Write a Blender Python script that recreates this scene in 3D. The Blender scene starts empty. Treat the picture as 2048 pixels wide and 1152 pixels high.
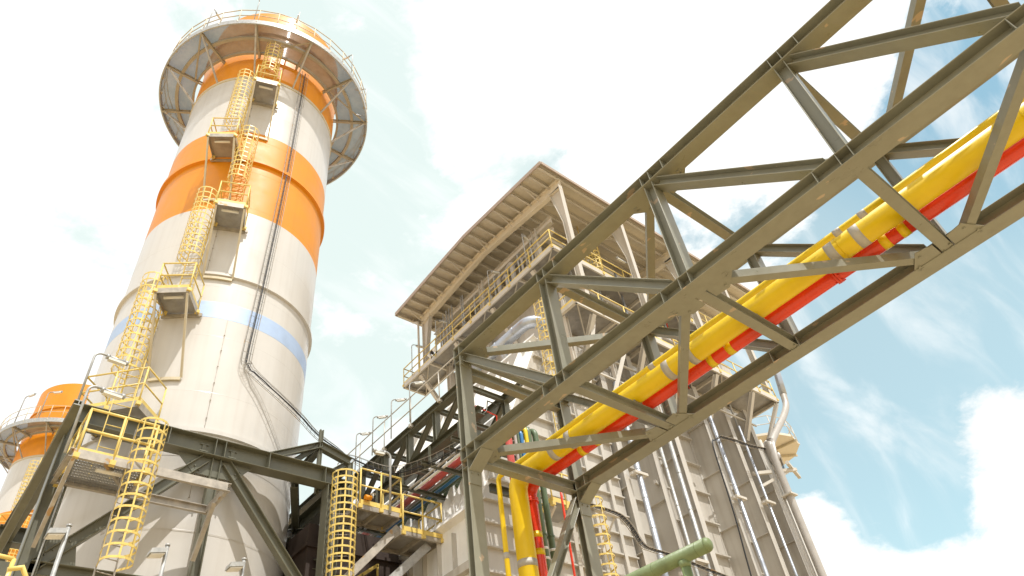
import bpy, math, random
from mathutils import Vector, Matrix
random.seed(7)
SC = bpy.context.scene
COL = SC.collection
rad = math.radians

# ------------------------------------------------------------------ camera
F = 1401.45                                   # focal length in pixels of a 2048 wide picture
RR = ((0.77270656, -0.62484666, -0.11176415),
      (0.36830087, 0.58473763, -0.7227976),
      (0.51699038, 0.51734761, 0.68196217))   # world -> camera (x right, y down, z forward)
CAM = Vector((0, 0, 1.7))
cd = bpy.data.cameras.new("camera"); cam = bpy.data.objects.new("camera", cd); COL.objects.link(cam)
cd.sensor_width = 36; cd.lens = 36 * F / 2048; cd.clip_start = 0.1; cd.clip_end = 3000
m = Matrix(((RR[0][0], -RR[1][0], -RR[2][0]), (RR[0][1], -RR[1][1], -RR[2][1]), (RR[0][2], -RR[1][2], -RR[2][2])))
cam.matrix_world = Matrix.Translation(CAM) @ m.to_4x4()
SC.camera = cam

# ------------------------------------------------------------------ light
SUN_AZ, SUN_EL = -99.0, 62.0
w = bpy.data.worlds.new("World"); SC.world = w; w.use_nodes = True
nt = w.node_tree; N = nt.nodes; LK = nt.links
for n in list(N): N.remove(n)
def nd(tree, typ, **kw):
    n = tree.nodes.new(typ)
    for k, v in kw.items():
        if k in n.inputs.keys() if isinstance(k, str) else False: n.inputs[k].default_value = v
        else: setattr(n, k, v)
    return n
sky = nd(nt, 'ShaderNodeTexSky', sky_type='NISHITA', sun_disc=False, sun_elevation=rad(SUN_EL), sun_rotation=rad(90 - SUN_AZ),
         altitude=300, air_density=1.0, dust_density=0.6, ozone_density=1.3)
bg = nd(nt, 'ShaderNodeBackground'); bg.inputs['Strength'].default_value = 0.12
out = nd(nt, 'ShaderNodeOutputWorld')
tc = nd(nt, 'ShaderNodeTexCoord')
def ray(px, py):
    x = (px - 1024) / F; y = (py - 576) / F
    return Vector((RR[0][0]*x + RR[1][0]*y + RR[2][0], RR[0][1]*x + RR[1][1]*y + RR[2][1], RR[0][2]*x + RR[1][2]*y + RR[2][2])).normalized()
def mth(op, a, b=None, c=None, clamp=False):
    n = nt.nodes.new('ShaderNodeMath'); n.operation = op; n.use_clamp = clamp
    for i, v in enumerate((a, b, c)):
        if v is None: continue
        if isinstance(v, (int, float)): n.inputs[i].default_value = v
        else: LK.new(v, n.inputs[i])
    return n.outputs[0]
mp = nd(nt, 'ShaderNodeMapping'); mp.inputs['Scale'].default_value = (1, 1, 1.6); LK.new(tc.outputs['Generated'], mp.inputs['Vector'])
no1 = nd(nt, 'ShaderNodeTexNoise'); no1.inputs['Scale'].default_value = 4.2; no1.inputs['Detail'].default_value = 12; no1.inputs['Roughness'].default_value = 0.62; no1.inputs['Distortion'].default_value = 0.15
LK.new(mp.outputs[0], no1.inputs['Vector'])
def blob(d, cos_in, cos_out, wgt):
    dp = nd(nt, 'ShaderNodeVectorMath', operation='DOT_PRODUCT'); dp.inputs[1].default_value = d
    LK.new(tc.outputs['Generated'], dp.inputs[0])
    mr = nd(nt, 'ShaderNodeMapRange', interpolation_type='SMOOTHSTEP')
    mr.inputs['From Min'].default_value = cos_out; mr.inputs['From Max'].default_value = cos_in; mr.inputs['To Max'].default_value = wgt
    LK.new(dp.outputs['Value'], mr.inputs['Value'])
    return mr.outputs[0]
# clear gaps (positive) and thick clouds (negative) laid out on the sky dome
holes = [(ray(1790, 690), 0.988, 0.945, 1.0), (ray(1960, 560), 0.99, 0.96, 0.45), (ray(1650, 880), 0.993, 0.970, 0.8), (ray(1850, 800), 0.995, 0.975, 0.6),
         (ray(1930, 30), 0.998, 0.985, 0.62), (ray(760, 500), 0.975, 0.90, 0.75), (ray(860, 230), 0.985, 0.95, 0.25),
         (ray(1400, 420), 0.9985, 0.993, 0.45), (ray(150, 300), 0.99, 0.93, 0.12), (ray(40, 860), 0.98, 0.95, 0.2),
         (ray(1930, 1120), 0.990, 0.972, -1.3), (ray(2045, 850), 0.998, 0.990, -0.8), (ray(1260, 200), 0.975, 0.935, -0.8), (ray(40, 560), 0.98, 0.95, -0.4)]
acc = None
for h in holes:
    b = blob(*h); acc = b if acc is None else mth('ADD', acc, b)
nz = mth('MULTIPLY_ADD', no1.outputs['Fac'], 3.4, -0.85)
cm = mth('SUBTRACT', nz, acc)
mr = nd(nt, 'ShaderNodeMapRange', interpolation_type='SMOOTHSTEP'); mr.inputs['From Min'].default_value = 0.12; mr.inputs['From Max'].default_value = 0.55
LK.new(cm, mr.inputs['Value'])
mpw = nd(nt, 'ShaderNodeMapping'); mpw.inputs['Rotation'].default_value = (0.5, -0.7, 0.35); mpw.inputs['Scale'].default_value = (1.2, 7.0, 3.0); LK.new(tc.outputs['Generated'], mpw.inputs['Vector'])
nw = nd(nt, 'ShaderNodeTexNoise'); nw.inputs['Scale'].default_value = 2.2; nw.inputs['Detail'].default_value = 10; nw.inputs['Roughness'].default_value = 0.55; nw.inputs['Distortion'].default_value = 0.6
LK.new(mpw.outputs[0], nw.inputs['Vector'])
mw = nd(nt, 'ShaderNodeMapRange', interpolation_type='SMOOTHSTEP'); mw.inputs['From Min'].default_value = 0.44; mw.inputs['From Max'].default_value = 0.80; mw.inputs['To Max'].default_value = 0.75
LK.new(nw.outputs['Fac'], mw.inputs['Value'])
mask = mth('MAXIMUM', mr.outputs[0], mw.outputs[0])
mx = nd(nt, 'ShaderNodeMix', data_type='RGBA'); LK.new(mask, mx.inputs[0])
hz = nd(nt, 'ShaderNodeMix', data_type='RGBA'); LK.new(mth('SUBTRACT', 0.95, mth('ADD', blob(ray(1850, 560), 0.97, 0.82, 0.46), blob(ray(1950, 10), 0.995, 0.95, 0.25)), None, True), hz.inputs[0])      # thin high veil
hz.inputs[7].default_value = (5.4, 6.15, 5.9, 1)
tn = nd(nt, 'ShaderNodeMix', data_type='RGBA', blend_type='MULTIPLY'); tn.inputs[0].default_value = 1; tn.inputs[7].default_value = (0.92, 1.52, 1.26, 1)
LK.new(sky.outputs[0], tn.inputs[6]); LK.new(tn.outputs[2], hz.inputs[6]); LK.new(hz.outputs[2], mx.inputs[6])
no2 = nd(nt, 'ShaderNodeTexNoise'); no2.inputs['Scale'].default_value = 6; no2.inputs['Detail'].default_value = 6
LK.new(mp.outputs[0], no2.inputs['Vector'])
cr = nd(nt, 'ShaderNodeMix', data_type='RGBA'); LK.new(no2.outputs['Fac'], cr.inputs[0])
cr.inputs[6].default_value = (5.9, 6.05, 6.0, 1); cr.inputs[7].default_value = (8.4, 8.4, 8.3, 1)
LK.new(cr.outputs[2], mx.inputs[7])
LK.new(mx.outputs[2], bg.inputs['Color']); LK.new(bg.outputs[0], out.inputs['Surface'])

sd = bpy.data.lights.new("sun", 'SUN'); sd.energy = 3.2; sd.angle = rad(0.5); sd.color = (1.0, 0.97, 0.925)
so = bpy.data.objects.new("sun", sd); COL.objects.link(so)
sv = Vector((math.cos(rad(SUN_AZ))*math.cos(rad(SUN_EL)), math.sin(rad(SUN_AZ))*math.cos(rad(SUN_EL)), math.sin(rad(SUN_EL))))
so.rotation_euler = sv.to_track_quat('Z', 'Y').to_euler(); so.location = (0, -30, 60)
SC.view_settings.view_transform = 'Standard'; SC.view_settings.look = 'None'
SC.view_settings.exposure = 0.42; SC.view_settings.gamma = 1

# ------------------------------------------------------------------ measuring helpers
def at(px, py, x=None, y=None, z=None):
    d = ray(px, py)
    t = (x - CAM.x)/d.x if x is not None else (y - CAM.y)/d.y if y is not None else (z - CAM.z)/d.z
    return CAM + d*t

# ------------------------------------------------------------------ materials
def mat(name, col, rough=0.5, metal=0.0, var=0.12, vscale=3.0, patch=None, pscale=6.0, pth=0.62, bump=0.0, bscale=20.0, coat=0.0, streak=0.0, alpha=None, spec=0.5):
    M = bpy.data.materials.new(name); M.use_nodes = True; t = M.node_tree; b = t.nodes['Principled BSDF']; L = t.links
    b.inputs['Roughness'].default_value = rough; b.inputs['Metallic'].default_value = metal
    b.inputs['Coat Weight'].default_value = coat; b.inputs['Coat Roughness'].default_value = 0.12
    b.inputs['Specular IOR Level'].default_value = spec
    g = t.nodes.new('ShaderNodeNewGeometry')
    n = t.nodes.new('ShaderNodeTexNoise'); n.inputs['Scale'].default_value = vscale; n.inputs['Detail'].default_value = 6; n.inputs['Roughness'].default_value = 0.6
    L.new(g.outputs['Position'], n.inputs['Vector'])
    mr_ = t.nodes.new('ShaderNodeMapRange'); mr_.inputs['From Min'].default_value = 0.3; mr_.inputs['From Max'].default_value = 0.7
    mr_.inputs['To Min'].default_value = 1 - var; mr_.inputs['To Max'].default_value = 1 + var*0.6
    L.new(n.outputs['Fac'], mr_.inputs['Value'])
    vm = t.nodes.new('ShaderNodeVectorMath'); vm.operation = 'SCALE'; vm.inputs[0].default_value = col
    L.new(mr_.outputs[0], vm.inputs['Scale'])
    cur = vm.outputs[0]
    if streak:
        mp_ = t.nodes.new('ShaderNodeMapping'); mp_.inputs['Scale'].default_value = (5, 5, 0.22); L.new(g.outputs['Position'], mp_.inputs['Vector'])
        n3 = t.nodes.new('ShaderNodeTexNoise'); n3.inputs['Scale'].default_value = 1.0; n3.inputs['Detail'].default_value = 5; L.new(mp_.outputs[0], n3.inputs['Vector'])
        r3 = t.nodes.new('ShaderNodeMapRange'); r3.inputs['From Min'].default_value = 0.45; r3.inputs['From Max'].default_value = 0.75; r3.inputs['To Max'].default_value = streak
        L.new(n3.outputs['Fac'], r3.inputs['Value'])
        m3 = t.nodes.new('ShaderNodeMix'); m3.data_type = 'RGBA'; L.new(r3.outputs[0], m3.inputs[0]); L.new(cur, m3.inputs[6]); m3.inputs[7].default_value = (col[0]*0.5, col[1]*0.42, col[2]*0.33, 1)
        cur = m3.outputs[2]
    if patch:
        mp_ = t.nodes.new('ShaderNodeMapping'); mp_.inputs['Scale'].default_value = (1, 0.45, 1); L.new(g.outputs['Position'], mp_.inputs['Vector'])
        n2 = t.nodes.new('ShaderNodeTexNoise'); n2.inputs['Scale'].default_value = pscale; n2.inputs['Detail'].default_value = 3; L.new(mp_.outputs[0], n2.inputs['Vector'])
        r2 = t.nodes.new('ShaderNodeMapRange'); r2.inputs['From Min'].default_value = pth; r2.inputs['From Max'].default_value = pth + 0.012
        L.new(n2.outputs['Fac'], r2.inputs['Value'])
        m2 = t.nodes.new('ShaderNodeMix'); m2.data_type = 'RGBA'; L.new(r2.outputs[0], m2.inputs[0]); L.new(cur, m2.inputs[6]); m2.inputs[7].default_value = (*patch, 1)
        cur = m2.outputs[2]
    L.new(cur, b.inputs['Base Color'])
    rr = t.nodes.new('ShaderNodeMapRange'); rr.inputs['From Min'].default_value = 0.3; rr.inputs['From Max'].default_value = 0.7
    rr.inputs['To Min'].default_value = max(0.03, rough - 0.08); rr.inputs['To Max'].default_value = min(1, rough + 0.1)
    L.new(n.outputs['Fac'], rr.inputs['Value']); L.new(rr.outputs[0], b.inputs['Roughness'])
    if bump:
        nb = t.nodes.new('ShaderNodeTexNoise'); nb.inputs['Scale'].default_value = bscale; nb.inputs['Detail'].default_value = 4
        L.new(g.outputs['Position'], nb.inputs['Vector'])
        bp = t.nodes.new('ShaderNodeBump'); bp.inputs['Strength'].default_value = bump; bp.inputs['Distance'].default_value = 0.02
        L.new(nb.outputs['Fac'], bp.inputs['Height']); L.new(bp.outputs[0], b.inputs['Normal'])
    if alpha is not None:                                  # open bar grating: solid bars, clear cells
        ms = []
        for k, s in ((0, alpha[0]), (1, alpha[1])):
            sp = t.nodes.new('ShaderNodeSeparateXYZ'); L.new(g.outputs['Position'], sp.inputs[0])
            a = t.nodes.new('ShaderNodeMath'); a.operation = 'MULTIPLY'; a.inputs[1].default_value = 1/s; L.new(sp.outputs[k], a.inputs[0])
            f = t.nodes.new('ShaderNodeMath'); f.operation = 'FRACT'; L.new(a.outputs[0], f.inputs[0])
            c = t.nodes.new('ShaderNodeMath'); c.operation = 'LESS_THAN'; c.inputs[1].default_value = alpha[2]; L.new(f.outputs[0], c.inputs[0])
            ms.append(c.outputs[0])
        mxx = t.nodes.new('ShaderNodeMath'); mxx.operation = 'MAXIMUM'; L.new(ms[0], mxx.inputs[0]); L.new(ms[1], mxx.inputs[1])
        L.new(mxx.outputs[0], b.inputs['Alpha'])
    return M

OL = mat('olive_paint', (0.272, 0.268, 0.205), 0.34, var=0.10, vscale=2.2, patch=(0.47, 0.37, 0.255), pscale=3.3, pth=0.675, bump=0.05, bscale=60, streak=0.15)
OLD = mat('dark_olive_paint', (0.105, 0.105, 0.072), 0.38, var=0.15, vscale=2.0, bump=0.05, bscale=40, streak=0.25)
BE = mat('beige_casing_paint', (0.55, 0.52, 0.465), 0.42, var=0.07, vscale=1.3, bump=0.04, bscale=9, streak=0.30)
BE2 = mat('warm_beige_roof_paint', (0.76, 0.69, 0.56), 0.5, var=0.05, vscale=1.5, streak=0.0)
BEL = mat('pale_beige_steel_paint', (0.60, 0.56, 0.49), 0.38, var=0.06, vscale=2.0, streak=0.12)
WH = mat('white_chimney_paint', (0.63, 0.605, 0.56), 0.36, var=0.035, vscale=0.8, bump=0.02, bscale=2.2, streak=0.14, coat=0.3)
OR = mat('orange_chimney_paint', (0.76, 0.275, 0.0), 0.5, var=0.07, vscale=1.0, bump=0.02, bscale=2.2, streak=0.10, coat=0.1)
ST = mat('sky_tinted_strip', (0.44, 0.56, 0.76), 0.5, metal=0.2, var=0.08, vscale=3.0, bump=0.05, bscale=3)  # stainless strip; the blue sky it reflects is put into the base colour
CR = mat('cream_flange_paint', (0.60, 0.52, 0.36), 0.5, var=0.1)
YR = mat('yellow_rail_paint', (0.76, 0.57, 0.16), 0.40, var=0.14, vscale=5, patch=(0.78, 0.66, 0.36), pscale=7, pth=0.66)
YP = mat('yellow_pipe_paint', (0.86, 0.60, 0.0), 0.38, var=0.05, vscale=2.5, streak=0.06, coat=0.10)
RP = mat('red_pipe_paint', (0.82, 0.055, 0.015), 0.28, var=0.07, vscale=3, streak=0.12, coat=0.25)
GB = mat('grey_band_tape', (0.50, 0.47, 0.41), 0.5, var=0.06)
WB = mat('white_band_tape', (0.80, 0.80, 0.76), 0.5, var=0.04)
GP = mat('green_pipe_paint', (0.115, 0.165, 0.085), 0.40, var=0.12, vscale=5, bump=0.06, bscale=40, streak=0.12)
GPL = mat('light_green_pipe_paint', (0.185, 0.24, 0.105), 0.46, var=0.16, vscale=6, bump=0.25, bscale=22, streak=0.35)
BP = mat('blue_pipe_paint', (0.05, 0.22, 0.50), 0.35, var=0.1)
PK = mat('faded_red_pipe_paint', (0.60, 0.10, 0.08), 0.4, var=0.1)
GV = mat('galvanised_steel', (0.45, 0.45, 0.43), 0.45, metal=0.4, var=0.22, vscale=9, bump=0.05, bscale=30)
GVR = mat('weathered_galvanised_steel', (0.44, 0.40, 0.34), 0.5, metal=0.3, var=0.28, vscale=5, patch=(0.42, 0.27, 0.13), pscale=3.0, pth=0.66)
AL = mat('aluminium_jacket', (0.50, 0.53, 0.58), 0.36, metal=0.7, var=0.16, vscale=2.5, bump=0.05, bscale=5)
GPI = mat('grey_painted_pipe', (0.46, 0.43, 0.39), 0.42, metal=0.1, var=0.1, streak=0.2)
GR = mat('bar_grating', (0.42, 0.42, 0.42), 0.45, metal=0.6, var=0.2, alpha=(0.06, 0.12, 0.42))
GRB = mat('close_grating', (0.40, 0.38, 0.35), 0.5, metal=0.3, var=0.25, vscale=2.5, streak=0.2)
GRB.node_tree.nodes['Principled BSDF'].inputs['Alpha'].default_value = 0.85     # fine open mesh
GRO = mat('open_crown_grating', (0.30, 0.315, 0.34), 0.5, metal=0.3, var=0.3, vscale=1.6, streak=0.2)
GRO.node_tree.nodes['Principled BSDF'].inputs['Alpha'].default_value = 0.84
BK = mat('black_cable_rubber', (0.02, 0.02, 0.022), 0.45, var=0.1)
DK = mat('shaded_brown_duct_paint', (0.045, 0.028, 0.02), 0.6, var=0.3, vscale=2, streak=0.3)  # dark brown, with the shade the duct stands in put into the colour
LG = mat('lamp_glass', (0.75, 0.73, 0.66), 0.2, var=0.03)
WHB = mat('white_and_sunlit_panel_paint', (0.90, 0.89, 0.86), 0.32, var=0.05, vscale=1.2, streak=0.22)  # white parts, and the hopper slope with its sunlight put into the colour

# ------------------------------------------------------------------ mesh builder
class MB:
    def __init__(s): s.v = []; s.f = []; s.mi = []; s.sm = []
    def poly(s, pts, faces, mi=0, sm=False):
        b = len(s.v); s.v += [Vector(p) for p in pts]
        for f in faces: s.f.append([b+i for i in f]); s.mi.append(mi); s.sm.append(sm)
    def prism(s, sec0, sec1, mi=0, sm=False, cap=True):
        n = len(sec0)
        fs = [(i, (i+1) % n, n+(i+1) % n, n+i) for i in range(n)]
        s.poly(list(sec0)+list(sec1), fs, mi, sm)
        if cap:
            b = len(s.v) - 2*n
            s.f.append([b+i for i in range(n)][::-1]); s.mi.append(mi); s.sm.append(False)
            s.f.append([b+n+i for i in range(n)]); s.mi.append(mi); s.sm.append(False)
    def frame(s, p, q, up):
        p = Vector(p); q = Vector(q); d = (q-p).normalized(); up = Vector(up)
        u = (up - d*up.dot(d))
        if u.length < 1e-4: up = Vector((1, 0, 0)); u = up - d*up.dot(d)
        u.normalize(); return p, q, d, u, d.cross(u)
    def sect(s, p, q, up, sec, mi=0, sec2=None, sm=False):
        p, q, d, u, sd_ = s.frame(p, q, up)
        sec2 = sec2 or sec
        s.prism([p+u*a+sd_*b for a, b in sec], [q+u*a+sd_*b for a, b in sec2], mi, sm)
    def bar(s, p, q, h, w_, up=(0, 0, 1), mi=0, h2=None):
        sec = [(-h/2, -w_/2), (h/2, -w_/2), (h/2, w_/2), (-h/2, w_/2)]
        h2 = h2 or h
        s.sect(p, q, up, sec, mi, [(-h2/2, -w_/2), (h2/2, -w_/2), (h2/2, w_/2), (-h2/2, w_/2)])
    def box(s, a, b, mi=0):
        a = Vector(a); b = Vector(b); c = (a+b)/2
        s.bar((a.x, c.y, c.z), (b.x, c.y, c.z), abs(b.z-a.z), abs(b.y-a.y), (0, 0, 1), mi)
    def ibeam(s, p, q, dep, wid, up=(0, 0, 1), tf=0.022, tw=0.016, mi=0, dep2=None):
        def sec(d_):
            h = d_/2; w2 = wid/2; t = tw/2
            c = tf*0.42                                  # eased flange corners
            return [(-h, -w2+c), (-h, w2-c), (-h+c, w2), (-h+tf-c, w2), (-h+tf, w2-c), (-h+tf, t), (h-tf, t), (h-tf, w2-c), (h-tf+c, w2), (h-c, w2), (h, w2-c),
                    (h, -w2+c), (h-c, -w2), (h-tf+c, -w2), (h-tf, -w2+c), (h-tf, -t), (-h+tf, -t), (-h+tf, -w2+c), (-h+tf-c, -w2), (-h+c, -w2)]
        s.sect(p, q, up, sec(dep), mi, sec(dep2 or dep))
    def channel(s, p, q, dep, wid, up=(0, 0, 1), t=0.014, mi=0, flip=1):
        h = dep/2; w2 = wid*flip; t2 = t*flip
        s.sect(p, q, up, [(-h, 0), (-h, w2), (-h+t, w2), (-h+t, t2), (h-t, t2), (h-t, w2), (h, w2), (h, 0)], mi)
    def angle(s, p, q, a, t=0.014, up=(0, 0, 1), flip=1, mi=0):
        f = flip
        s.sect(p, q, up, [(0, 0), (0, a*f), (t, a*f), (t, t*f), (a, t*f), (a, 0)], mi)
    def tube(s, pts, r, n=12, mi=0, cap=True, bands=None):
        pts = [Vector(p) for p in pts]; rings = []
        up = None
        for i, p in enumerate(pts):
            d = ((pts[i+1]-p) if i == 0 else (p-pts[i-1]) if i == len(pts)-1 else (pts[i+1]-p).normalized()+(p-pts[i-1]).normalized()).normalized()
            if up is None:
                up = Vector((0, 0, 1)) if abs(d.z) < 0.9 else Vector((1, 0, 0))
            up = (up - d*up.dot(d)).normalized(); sd_ = d.cross(up)
            rr_ = r[i] if isinstance(r, (list, tuple)) else r
            if 0 < i < len(pts)-1:
                a = (pts[i+1]-p).normalized(); b = (p-pts[i-1]).normalized()
                k = 1/max(0.5, math.cos(math.acos(max(-1, min(1, a.dot(b))))/2))
            else: k = 1
            rings.append([p + (up*math.cos(2*math.pi*j/n) + sd_*math.sin(2*math.pi*j/n))*rr_*(1 if k < 1.02 else k) for j in range(n)])
        b = len(s.v)
        for rg in rings: s.v += rg
        for i in range(len(rings)-1):
            for j in range(n):
                s.f.append([b+i*n+j, b+i*n+(j+1) % n, b+(i+1)*n+(j+1) % n, b+(i+1)*n+j]); s.mi.append(mi); s.sm.append(True)
        if cap:
            s.f.append([b+j for j in range(n)][::-1]); s.mi.append(mi); s.sm.append(False)
            e = b+(len(rings)-1)*n; s.f.append([e+j for j in range(n)]); s.mi.append(mi); s.sm.append(False)
    def lathe(s, cx, cy, prof, n=96, mis=None, a0=0, a1=360, sm=True):
        full = abs(a1-a0) >= 360; k = n if full else n+1
        for i in range(len(prof)-1):                     # every band has its own rings, so edges stay crisp
            b = len(s.v)
            for r, z in (prof[i], prof[i+1]):
                for j in range(k):
                    a = rad(a0 + (a1-a0)*j/n); s.v.append(Vector((cx+r*math.cos(a), cy+r*math.sin(a), z)))
            for j in range(n):
                j2 = (j+1) % k if full else j+1
                s.f.append([b+j, b+j2, b+k+j2, b+k+j]); s.mi.append(mis[i] if mis else 0); s.sm.append(sm)
    def plate(s, pts, nrm, t, mi=0):
        nrm = Vector(nrm).normalized()*t/2
        s.prism([Vector(p)-nrm for p in pts], [Vector(p)+nrm for p in pts], mi)
    def strip(s, pts, wv, t, mi=0):                      # flat bar bent along a polyline, wv = width vector
        wv = Vector(wv)
        for i in range(len(pts)-1):
            a = Vector(pts[i]); b = Vector(pts[i+1]); n_ = (b-a).cross(wv)
            if n_.length < 1e-9: continue
            n_ = n_.normalized()*t/2
            s.prism([a-wv/2-n_, a+wv/2-n_, a+wv/2+n_, a-wv/2+n_], [b-wv/2-n_, b+wv/2-n_, b+wv/2+n_, b-wv/2+n_], mi)
    def build(s, name, mats, parent=None, origin=None):
        if not isinstance(mats, (list, tuple)): mats = [mats]
        me = bpy.data.meshes.new(name)
        o = bpy.data.objects.new(name, me); COL.objects.link(o)
        if parent is not None:
            o.parent = parent; wp = WP[parent.name]; base = wp
        elif origin is not None:
            base = Vector(origin); o.location = base
        else: base = Vector((0, 0, 0))
        WP[o.name] = base
        me.from_pydata([v-base for v in s.v], [], s.f)
        for m_ in mats: me.materials.append(m_)
        me.polygons.foreach_set('material_index', s.mi); me.polygons.foreach_set('use_smooth', s.sm)
        me.update()
        import bmesh
        b = bmesh.new(); b.from_mesh(me); bmesh.ops.recalc_face_normals(b, faces=b.faces); b.to_mesh(me); b.free()
        return o
WP = {}
def thing(name, label, cat, loc, group=None):
    o = bpy.data.objects.new(name, None); o.empty_display_size = 0.3; COL.objects.link(o); o.location = loc; WP[o.name] = Vector(loc)
    o['label'] = label; o['category'] = cat
    if group: o['group'] = group
    return o
def tag(o, label, cat, group=None):
    o['label'] = label; o['category'] = cat
    if group: o['group'] = group
    return o
V = Vector
def arcpts(p, corner, q, r, n=8):
    """round the corner of the path p-corner-q"""
    p = V(p); c = V(corner); q = V(q); a = (p-c).normalized(); b = (q-c).normalized()
    ang = a.angle(b); L = r/math.tan(ang/2); s_ = c+a*L; e = c+b*L; bis = (a+b).normalized(); cc = c+bis*(r/math.sin(ang/2))
    o = []
    u = s_-cc; v_ = e-cc; th = u.angle(v_)
    for i in range(n+1):
        t = i/n; o.append(cc + (u*math.sin((1-t)*th)+v_*math.sin(t*th))/math.sin(th))
    return o

def railing(parent, pts, h=1.1, step=1.2, mat_=None, closed=False, toe=True, r=0.024, name='railing'):
    b = MB(); P = [V(p) for p in pts]
    if closed: P = P+[P[0]]
    U = V((0, 0, 1))
    for k in (h, h*0.52): b.tube([p+U*k for p in P], r, 6)
    for i in range(len(P)-1):
        L = (P[i+1]-P[i]).length; n = max(1, round(L/step))
        for j in range(n+(1 if i == len(P)-2 and not closed else 0)):
            q = P[i].lerp(P[i+1], j/n); b.tube([q-U*0.12, q+U*h], r*1.05, 6)
            b.box(q-V((.06, .06, .13)), q+V((.06, .06, -.02)))
        if toe: b.strip([P[i]+U*0.07, P[i+1]+U*0.07], U*0.14, 0.01)
    return b.build(name, mat_ or YR, parent)

def caged_ladder(parent, foot, o, z0, z1, zc0=None, zc1=None, half=0.24, rc=0.38, hoop=0.30, top=None, low=False, n_strap=7, cagemat=None):
    """foot: point on ladder line, o: outward unit vector; rails part 'ladder', hoops part 'cage'"""
    o = V(o).normalized(); t = V((-o.y, o.x, 0)); p = V((foot[0], foot[1], 0))
    U = V((0, 0, 1)); b = MB()
    zt = z1 + (1.05 if top is None else top)
    for sgn in (-1, 1): b.bar(p+t*half*sgn+U*z0, p+t*half*sgn+U*zt, 0.06, 0.014, o)
    z = z0+0.15
    while z < z1+0.05:
        b.tube([p-t*half+U*z, p+t*half+U*z], 0.013, 5); z += 0.3
    z = z0+0.4
    while z < z1:
        for sgn in (-1, 1): b.bar(p+t*half*sgn+U*z, p+t*half*sgn+U*z-o*0.22, 0.05, 0.01, U)
        z += 1.8
    lad = b.build('ladder', GVR if low else YR, parent)
    zc0 = zc0 if zc0 is not None else z0+2.2; zc1 = zc1 if zc1 is not None else zt
    c = MB(); A = [rad(a) for a in range(-125, 126, 25)]
    def hp(a, z): return p + o*(0.36+rc*math.cos(a)) + t*(rc*math.sin(a)) + U*z
    n = max(2, int(round((zc1-zc0)/hoop)))
    for i in range(n+1):
        z = zc0+(zc1-zc0)*i/n
        pts = [p-t*half+U*z] + [hp(a, z) for a in A] + [p+t*half+U*z]
        c.strip(pts, U*0.05, 0.010)
    for k in range(n_strap):
        a = rad(-110+220*k/(n_strap-1))
        tg = -o*math.sin(a)+t*math.cos(a)
        c.strip([hp(a, zc0)-(o*math.cos(a)+t*math.sin(a))*0.008, hp(a, zc1)-(o*math.cos(a)+t*math.sin(a))*0.008], tg*0.036, 0.008)
    c.build('cage', cagemat or YR, parent)
    return lad

def crook_lamp(label, base, h, arm, alen=0.55, group='crook lamps on the steelwork', r=0.022, big=1.0, name='crook_lamp'):
    base = V(base); arm = V(arm).normalized(); U = V((0, 0, 1))
    t = thing(name, label, 'lamp', base, group)
    top = base+U*h
    pts = [base]+arcpts(base, top, top+arm*alen, 0.14*big, 6)+[top+arm*alen]
    b = MB(); b.tube(pts, r, 8); b.build('pole', GV, t)
    hd = MB(); a0 = top+arm*(alen*0.45)-U*0.03; a1 = top+arm*(alen*1.05+0.1)-U*0.03
    hd.tube([a0, a1], 0.045*big, 10)
    hd.tube([a0-arm*0.03, a0+arm*0.05], 0.055*big, 10); hd.tube([a1-arm*0.05, a1+arm*0.03], 0.055*big, 10)
    hd.build('lamp_head', GV, t)
    g = MB(); g.bar(a0+arm*0.03-U*0.05*big, a1-arm*0.03-U*0.05*big, 0.05*big, 0.1*big, U); g.build('diffuser', LG, t)
    return t

# ------------------------------------------------------------------ ground
g = MB(); g.box((-400, -400, -0.5), (400, 400, 0))
GM = mat('sandy_ground', (0.47, 0.36, 0.21), 0.9, var=0.2, vscale=0.4)
go = g.build('ground', GM); go['kind'] = 'structure'

# ================================================================== near pipe bridge
XB, XC, ZB, H_, DEP, FW = 8.84, 12.20, 9.70, 2.897, 0.30, 0.40
YN = [10.984, 7.707, 4.402, 1.172, -1.90, -5.0]
ZA = ZB + H_
Z_ = V((0, 0, 1)); Y_ = V((0, 1, 0)); X_ = V((1, 0, 0))
br = thing('pipe_bridge', 'big olive steel truss bridge crossing the upper right with yellow and red pipes inside', 'pipe bridge', (XB, 11, 0))
YE = -6.5
for x in (XB, XC):
    for z in (ZB, ZA):
        b = MB(); b.ibeam((x, 11.08, z+DEP/2), (x, YE, z+DEP/2), DEP, FW, Z_, 0.02, 0.016)
        sgn = -1
        for k, y in enumerate(YN):                      # stiffener plates between the flanges
            offs = [0.108, -0.108] + ([0.52] if z == ZB and k > 0 else []) + ([-0.46] if z == ZA and k > 0 else []) + ([-0.42] if z == ZB and k == 0 else [])
            for d in offs:
                for s in (-1, 1):
                    b.box((x+s*0.010, y+d-0.006, z+0.021), (x+s*(FW/2-0.004), y+d+0.006, z+DEP-0.021))
        b.build('chord', OL, br)
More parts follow.
